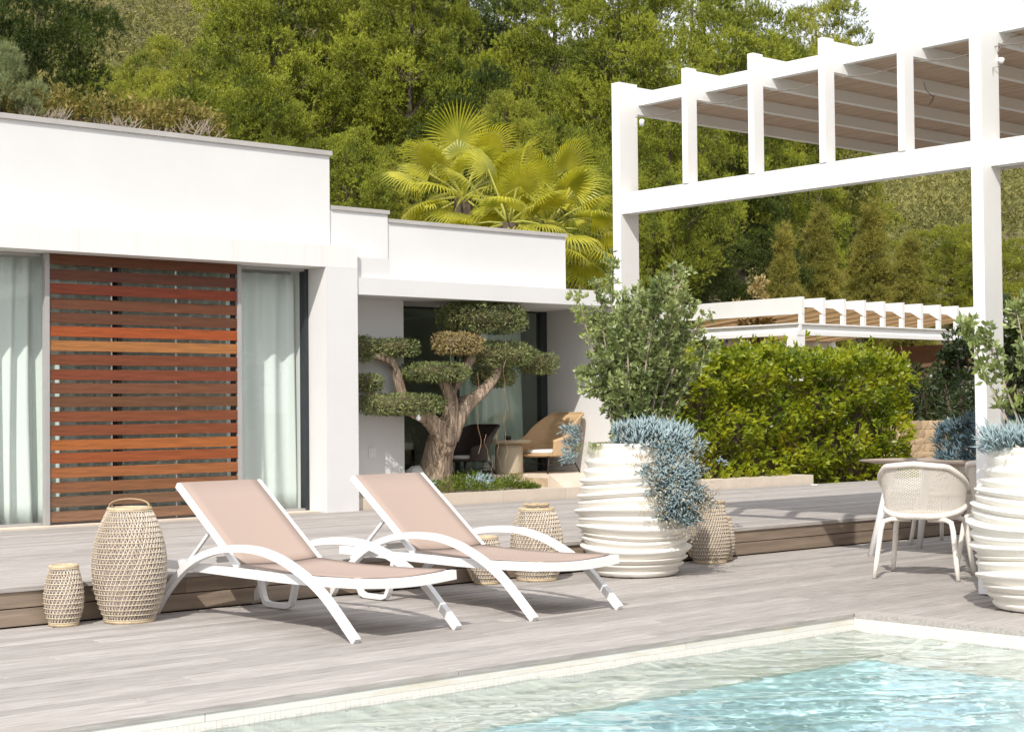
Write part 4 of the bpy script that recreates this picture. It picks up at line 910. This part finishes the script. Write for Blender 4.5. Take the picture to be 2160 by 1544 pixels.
for i in range(26):
    x = random.uniform(9.2, 14.5); h = random.uniform(1.5, 2.0); a = Vector((x, 24.12, 4.3)); b = a+Vector((random.uniform(-.1, .1), -.03, h*random.uniform(.72, .85)))
    mb.tube([a, (a+b)/2+Vector((random.uniform(-.04, .04), 0, 0)), b], [.024, .02, .015], 5, False)
    for k in range(5):
        c = b+Vector((random.uniform(-.32, .32), random.uniform(-.12, .1), random.uniform(.12, .38))); mb.tube([b, (b+c)/2+Vector((0, 0, -.03)), c], [.012, .009, .004], 4, False)
        for q in range(2): mb.tube([(b+c)/2+Vector((0, 0, -.03)), (b+c)/2+Vector((random.uniform(-.2, .2), -.03, random.uniform(.08, .22)))], [.007, .003], 3, False)
o = mb.obj('bare_branches', M['twig'], rh); o.location = -rh.location; o['kind'] = 'stuff'

# ================================================================== TREES
def pine_parts(seed, R=3.0, HZ=4.4, H=10.0, nclump=48, ntuft=270, nn=17, m='pine', needle=.115, wn=.023, clump=(.62, 1.35), cone=0.0, gap=.80):
    """crown of needle brushes on clumps + trunk with limbs; local origin at the trunk foot"""
    rg = np.random.default_rng(seed); zc = H-HZ; C = []; cr = []
    for _ in range(nclump*14):
        d = rg.normal(size=3); d /= np.linalg.norm(d); p = d*rg.uniform(.3, 1)**.5*np.array([R, R, HZ])
        if cone: p[:2] *= 1-cone*(p[2]+HZ)/(2*HZ)
        else: p[:2] *= 1+.18*math.sin(p[2]*1.7+seed)
        r = rg.uniform(*clump)*(1 if not cone else .8)
        if C and np.min(np.linalg.norm((np.array(C)-p)*np.array([1, 1, 1.35]), axis=1)-(np.array(cr)+r)*gap) < 0: continue
        C.append(p); cr.append(r)
        if len(C) >= nclump: break
    C = np.array(C)+np.array([[0, 0, zc]]); cr = np.array(cr); nclump = len(C); nt_ = np.maximum((ntuft*(cr/cr.mean())**2).astype(int), 8); cc = np.repeat(np.arange(nclump), nt_)
    td = unit(rg.normal(size=(len(cc), 3))+np.array([[0, 0, .75]])); sq = np.array([[1, 1, .62 if not cone else .76]])
    lump = 1+.24*np.sin(td[:, 0]*5.3+cc)*np.cos(td[:, 1]*4.7+cc*2)+.20*np.sin(td[:, 2]*6.5+td[:, 0]*4+cc*1.7)+.1*np.sin(td[:, 1]*11+td[:, 2]*8)
    B = C[cc]+td*(cr[cc]*lump*rg.uniform(.70, 1.0, len(cc)))[:, None]*sq
    ax = unit(td*np.array([[1, 1, .8]])+np.array([[0, 0, .3]])+rg.normal(size=td.shape)*.35); sl = rg.uniform(.10, .27, len(cc))
    # every shoot is a bottle-brush: needles all along it, leaning towards its tip
    P = np.repeat(B, nn, 0); A = np.repeat(ax, nn, 0); P = P+A*(np.repeat(sl, nn)*rg.random(len(P)))[:, None]; D = A*.75+rg.normal(size=A.shape)*.55
    V, F = needles(P, D, needle*rg.uniform(.7, 1.25, len(P)), wn)
    crown = npmesh('crown', V, F, M[m])
    mb = MB(); random.seed(seed); lean = (random.uniform(-.5, .5), random.uniform(-.5, .5))
    tp = [Vector((lean[0]*t*t*1.4+.12*math.sin(t*6), lean[1]*t*t*1.4+.1*math.cos(t*5), -.6+(H*.9+.6)*t)) for t in np.linspace(0, 1, 9)]
    mb.tube(tp, [.20*(1-.85*t)+.015 for t in np.linspace(0, 1, 9)], 8)
    for i in range(0, nclump, 2):
        e = Vector(C[i]); q = min(max((e.z-.9)/(H*.95), .08), .95); s_ = tp[int(q*8)]; md = (s_+e)/2+Vector((0, 0, -.25)); mb.tube([s_, md, e, e+(e-md).normalized()*.35], [.035, .024, .012, .005], 5, False)
    return crown, mb.mesh('trunk', M['bark'])
GEO = {'a': pine_parts(101), 'b': pine_parts(102, R=2.8, HZ=4.0, nclump=46), 'c': pine_parts(103, R=3.3, HZ=4.3, nclump=60), 'l': pine_parts(105, R=2.7, HZ=3.8, H=9, nclump=44),
       'cone': pine_parts(106, R=1.7, HZ=3.4, H=7, nclump=120, ntuft=60, nn=11, m='conifer', clump=(.25, .5), cone=.85, needle=.16, wn=.018, gap=.35),
       'tam': pine_parts(108, R=1.6, HZ=2.0, H=4, nclump=50, ntuft=60, nn=12, m='tamarisk', clump=(.3, .5), gap=.4, needle=.2, wn=.018)}
VAR = {'a': ('a', 'pine'), 'b': ('b', 'pine'), 'c': ('c', 'pine'), 'dark': ('c', 'pine_dark_and_shade'), 'dark2': ('a', 'pine_dark_and_shade'), 'light': ('l', 'pine_light'), 'light2': ('l', 'pine_light'), 'cone': ('cone', 'conifer'), 'tam': ('tam', 'tamarisk')}
HV = {'a': 10.3, 'b': 10.3, 'c': 10.3, 'dark': 10.3, 'dark2': 10.3, 'light': 9.3, 'light2': 9.3, 'cone': 7.2, 'tam': 4.2}; RV_ = {'a': 3.3, 'b': 3.1, 'c': 3.6, 'dark': 3.4, 'dark2': 3.3, 'light': 3.0, 'light2': 2.8, 'cone': 1.9, 'tam': 1.9}
def tree(kind, x, y, top, width, label, name='pine_tree', group='trees on the slope behind the house'):
    zg = float(ground_z(x, y)); h = top-zg; o = empty(name, (x, y, zg), random.uniform(0, 6.28), label=label, cat='tree', group=group)
    sx = width/2/RV_[kind]; sz = min(max(h/HV[kind], sx*.8), sx*1.35); o.location.z = top-sz*HV[kind]
    o.scale = (sx, sx, sz)
    geo, mm_ = VAR[kind]; cr, tr = GEO[geo]; link('trunk', tr, o); c_ = link('crown', cr, o); c_.material_slots[0].link = 'OBJECT'; c_.material_slots[0].material = M[mm_]; return o
random.seed(77)
#TREES<
TREES = [
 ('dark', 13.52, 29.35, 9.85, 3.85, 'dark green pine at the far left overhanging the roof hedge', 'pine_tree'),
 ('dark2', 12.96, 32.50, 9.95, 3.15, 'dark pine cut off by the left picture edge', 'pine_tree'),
 ('tam', 10.76, 24.46, 7.03, 1.25, 'feathery grey-green tamarisk at the left edge below the dark pine', 'tamarisk'),
 ('light2', 29.47, 56.59, 14.52, 2.33, 'small light pine on the slope just right of the dark pine', 'pine_tree'),
 ('light', 25.90, 46.42, 13.26, 2.85, 'pale yellow-green pine between the dark pine and the tall pines', 'pine_tree'),
 ('light2', 22.45, 44.13, 11.24, 2.08, 'low light pine right above the middle of the roof hedge', 'pine_tree'),
 ('light', 22.64, 38.65, 10.88, 2.80, 'rounded light pine above the right half of the roof hedge', 'pine_tree'),
 ('light2', 19.53, 36.05, 9.09, 1.96, 'short bushy pine peeping over the roof hedge', 'pine_tree'),
 ('a', 24.77, 39.45, 13.70, 3.06, 'tall pine at the left flank of the big pine group', 'pine_tree'),
 ('c', 19.38, 29.55, 11.21, 3.84, 'broad tall pine above the right end of the roof', 'pine_tree'),
 ('b', 17.98, 28.11, 7.88, 2.29, 'mid-height pine hugging the right end of the roof hedge', 'pine_tree'),
 ('a', 21.85, 30.04, 11.66, 3.53, 'tall pine in the middle of the big pine group', 'pine_tree'),
 ('c', 21.36, 27.82, 11.29, 3.34, 'tall dark-hollowed pine above the fan palms', 'pine_tree'),
 ('dark', 25.71, 30.65, 11.90, 3.81, 'pine with shade painted into its needles deep in the gap above the fan palms', 'pine_tree'),  # shade of the gap is put into the needle colour
 ('b', 16.03, 22.51, 6.08, 1.59, 'young pine rising right behind the white parapet step', 'pine_tree'),
 ('light', 17.82, 22.94, 6.04, 1.42, 'short pine behind the left fan palm', 'pine_tree'),
 ('light', 20.43, 23.31, 7.29, 1.61, 'pointed young pine right above the fan palm crowns', 'pine_tree'),
 ('b', 26.00, 27.75, 11.89, 3.62, 'tall pine just left of the big pergola', 'pine_tree'),
 ('c', 24.86, 24.76, 11.04, 3.34, 'tall pine behind the left column of the big pergola', 'pine_tree'),
 ('a', 19.97, 21.06, 6.34, 1.93, 'mid-height pine between fan palms and pergola column', 'pine_tree'),
 ('dark2', 21.67, 26.21, 8.43, 2.75, 'undergrowth pine with shade-darkened needle colour behind the fan palms', 'pine_tree'),
 ('a', 29.80, 27.08, 12.66, 4.05, 'tall pine above the left bays of the pergola roof', 'pine_tree'),
 ('c', 22.76, 21.28, 7.13, 2.33, 'pine filling the leftmost open bay of the pergola', 'pine_tree'),
 ('b', 34.41, 29.69, 13.17, 3.64, 'pine rising over the middle of the pergola roof', 'pine_tree'),
 ('light', 41.63, 32.68, 14.33, 3.61, 'bright green pine top against the pale sky', 'pine_tree'),
 ('light2', 43.80, 36.10, 13.65, 3.56, 'smaller bright pine beside the sky gap', 'pine_tree'),
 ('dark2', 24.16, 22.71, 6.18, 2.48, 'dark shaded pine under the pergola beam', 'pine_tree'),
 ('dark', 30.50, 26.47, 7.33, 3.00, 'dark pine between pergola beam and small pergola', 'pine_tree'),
 ('b', 39.54, 31.85, 8.85, 3.32, 'olive green pine right of the dark pines', 'pine_tree'),
 ('light2', 45.62, 34.50, 8.94, 3.56, 'loose light pine on the slope under the pergola beam', 'pine_tree'),
 ('cone', 32.02, 25.14, 6.16, 2.20, 'feathery young conifer left of the tall right column, with bare upper stem', 'conifer'),
 ('cone', 36.28, 26.73, 6.76, 2.67, 'feathery yellowish conifer above the small pergola posts', 'conifer'),
 ('cone', 35.36, 24.88, 5.65, 2.18, 'slim feathery conifer nearest the tall right column', 'conifer'),
 ('light2', 49.90, 33.42, 7.67, 3.35, 'light pine seen right behind the tall column', 'pine_tree'),
 ('light', 52.93, 33.43, 7.36, 3.81, 'light pine at the right edge above the dark bush', 'pine_tree'),
 ('cone', 29.80, 24.42, 5.48, 1.87, 'greenish conifer behind the corner of the small pergola', 'conifer'),
 ('a', 19.06, 19.20, 5.28, 1.33, 'low pine behind the planter shrub and left pergola column', 'pine_tree'),
]
#TREES>
def build_trees():
    for row in TREES: tree(*row)
build_trees()
for (x, y) in ((19, -9), (25, -6), (31, -11), (38, -4), (29, -2.5), (44, -12), (36, -16)):
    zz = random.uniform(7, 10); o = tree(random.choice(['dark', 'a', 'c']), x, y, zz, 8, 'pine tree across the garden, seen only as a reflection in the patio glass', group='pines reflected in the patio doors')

# feathery broad bushes at the right behind the hedge
def broad_bush(x, y, z0, rx, rz, nl, L, W, m, label, seed, name='garden_bush'):
    rg = np.random.default_rng(seed); g = empty(name, (x, y, z0), label=label, cat='bush'); nc = 46
    d = unit(rg.normal(size=(nc, 3))); C = d*(rg.uniform(.3, 1, nc)**.5)[:, None]*np.array([[rx, rx, rz]])+np.array([[0, 0, rz]]); cr = rg.uniform(.22, .42, nc)*rx*.75
    k = rg.integers(0, nc, nl); td = unit(rg.normal(size=(nl, 3))); P = C[k]+td*(cr[k]*rg.uniform(.5, 1, nl))[:, None]; P[:, 2] = np.maximum(P[:, 2], .02)
    V, F = leaves(P, td+np.array([[0, 0, .4]])+rg.normal(size=td.shape)*.5, L*rg.uniform(.6, 1.2, nl), W, .2); link('foliage', npmesh('foliage', V, F, m), g)
    mb = MB(); random.seed(seed)
    for i in range(0, nc, 3): e = Vector(C[i]); mb.tube([(0, 0, -.1), e*.5+Vector((0, 0, -.05)), e], [.05, .03, .01], 5, False)
    mb.obj('stems', M['bark'], g); return g
#BUSHES<
broad_bush(23.14, 19.62, 0.4, 0.48, 1.70, 2600, 0.1, 0.045, M['olive_tan'], 'tan-tipped round bush under the dark pines', 200, 'garden_bush')
broad_bush(25.49, 17.57, 0.0, 0.74, 0.99, 4200, 0.16, 0.03, M['carob'], 'dark green bush behind the rubble wall', 201, 'garden_bush')
broad_bush(25.08, 16.60, 0.0, 0.67, 0.91, 3600, 0.14, 0.03, M['carob'], 'dark bush between rubble wall and tall column', 202, 'garden_bush')
broad_bush(16.88, 10.48, 0.0, 0.52, 1.21, 6500, 0.085, 0.04, M['carob'], 'tall dark leathery bush right of the tall column', 203, 'garden_bush')
broad_bush(18.69, 12.22, 0.0, 0.47, 1.21, 4200, 0.085, 0.04, M['carob'], 'dark leafy bush directly behind the tall column', 204, 'garden_bush')
broad_bush(25.83, 18.60, 0.0, 0.63, 0.94, 2600, 0.12, 0.03, M['carob'], 'low dark bush at the right end of the clipped hedge', 205, 'garden_bush')
#BUSHES>

# fan palms behind the patio block
def fan_leaf(seed):
    rg = np.random.default_rng(seed); n = 38; V = []; F = []; Rr = .70; span = R_(250)
    V.append((0, 0, 0)); e = []; 
    for k in range(n+1):
        a = -span/2+span*k/n; r = Rr*.40*(1-.12*abs(a)/(span/2)); e.append(len(V)); V.append((r*math.cos(a), r*math.sin(a), .10*math.cos(a)*0+(.018 if k % 2 else -.018)-.10*(1-math.cos(a*.6))))
    for k in range(n):
        a = -span/2+span*(k+.5)/n; L = Rr*(1-.18*(abs(a)/(span/2))**2)*rg.uniform(.93, 1.04); m1 = len(V); rm = Rr*.44*(1-.12*abs(a)/(span/2))
        V.append((rm*math.cos(a), rm*math.sin(a), .022-.10*(1-math.cos(a*.6)))); V.append((L*.74*math.cos(a-.022), L*.74*math.sin(a-.022), -.04-.13*(1-math.cos(a*.6)))); V.append((L*.74*math.cos(a+.022), L*.74*math.sin(a+.022), -.04-.13*(1-math.cos(a*.6)))); V.append((L*math.cos(a), L*math.sin(a), -.16-.16*(1-math.cos(a*.6))-rg.uniform(0, .09)))
        F += [(0, e[k], m1), (0, m1, e[k+1]), (e[k], m1+1, m1), (m1, m1+2, e[k+1]), (m1, m1+1, m1+2), (m1+1, m1+3, m1+2)]
    return npmesh('blade', np.array(V), np.array(F), M['palm'])
BL = [fan_leaf(s_) for s_ in (1, 2, 3)]
def palm(loc, label, nf, seed, s=1.0, top=.0):
    rg = random.Random(seed); g = empty('fan_palm', loc, rg.uniform(0, 6), label=label, cat='palm tree', group='fan palms behind the patio block')
    mb = MB(); mb.tube([(0, 0, -loc[2]+.1), (.03, 0, -1), (0, 0, 0)], [.2, .17, .14], 10); mb.obj('trunk', M['bark'], g)
    for i in range(nf):
        a = i*2.39996+rg.uniform(-.2, .2); e = R_(82-118*((i+.5)/nf)**.85); L = rg.uniform(.50, .95)
        d = Vector((math.cos(a)*math.cos(e), math.sin(a)*math.cos(e), math.sin(e))); p1_ = d*L*.5; p2_ = d*L+Vector((0, 0, -.10*L*math.cos(e)))
        mb = MB(); mb.tube([(0, 0, 0), p1_, p2_], [.022, .014, .010], 5, False); fr = mb.obj('frond', M['petiole'], g)
        t = (p2_-p1_).normalized(); up_ = Vector((0, 0, 1)); b = link('blade', BL[i % 3], fr); side_ = t.cross(up_).normalized() if abs(t.z) < .98 else Vector((math.sin(a), -math.cos(a), 0)); nrm = side_.cross(t).normalized()
        mtx = Matrix((t, -side_, nrm)).transposed().to_4x4(); mtx.translation = p2_; b.matrix_local = mtx @ Matrix.Rotation(rg.uniform(-.4, .4), 4, 'X') @ Matrix.Scale(s*rg.uniform(.88, 1.1), 4)
    return g
#PALMS<
palm((15.59, 18.91, 4.39), 'fan palm with the taller crown behind the patio roof', 27, 4, 0.84)
palm((15.87, 17.34, 3.81), 'fan palm with the lower crown beside the pergola column', 27, 9, 0.8)
palm((14.85, 17.04, 3.78), 'small fan palm between the two larger palm crowns', 16, 15, 0.66)
#PALMS>

# rubble wall beyond the hedge
rw = empty('rubble_wall', (23.2, 16.0, 0), label='low orange rubble stone wall end beyond the hedge', cat='wall')
mb = MB(); mb.box(-1.4, .45, .04, .9, -.2, .93); mb.obj('wall_core', M['mortar'], rw)
random.seed(19); z = .12
me_cache = []
for q in range(6):
    mb = MB(); mb.box(-.5, .5, -.5, .5, -.5, .5); bm = bmesh.new(); me = mb.mesh('stone', M['rubble']); bm.from_mesh(me); bmesh.ops.subdivide_edges(bm, edges=bm.edges[:], cuts=1, use_grid_fill=True)
    for v in bm.verts: v.co *= (.86+random.uniform(-.07, .07))/max(.8, v.co.length**.35)
    bm.to_mesh(me); bm.free(); me_cache.append(me)
while z < .90:
    x = -1.4; h = random.uniform(.09, .15)
    while x < .42:
        l = random.uniform(.10, .24); o = link('stone', random.choice(me_cache), rw, (x+l/2, .035, z+h/2)); o.scale = (l*1.0, .09, h*1.02); o.rotation_euler = (0, random.uniform(-.05, .05), 0); x += l
    z += h

# far wooded hillside: one mass
def forest():
    rg = np.random.default_rng(61); n = 1000; d = rg.uniform(66, 270, n); t = rg.uniform(-.38, .40, n); lat = t*d
    x = d*.658+lat*.753; y = d*.753-lat*.658; z = ground_z(x, y); s = rg.uniform(1.3, 3.0, n)*np.clip(d/90, .9, 1.6); k = 520
    cc = np.repeat(np.arange(n), k); dd = unit(rg.normal(size=(n*k, 3))+np.array([[0, 0, .25]])); sc = np.stack([s, s, s*1.05], 1)
    P = np.stack([x, y, z+s*.75], 1)[cc]+dd*sc[cc]*(rg.uniform(.55, 1, n*k)**.5)[:, None]*(1+.25*np.sin(dd[:, :1]*5+cc[:, None]))
    V, F = needles(P, dd+rg.normal(size=dd.shape)*.9, .19*s[cc]**.7, .10)
    tag(link('forest', npmesh('forest', V, F, M['forest'])), 'scrubby pine forest covering the far hillside', 'forest', kind='stuff')
forest()
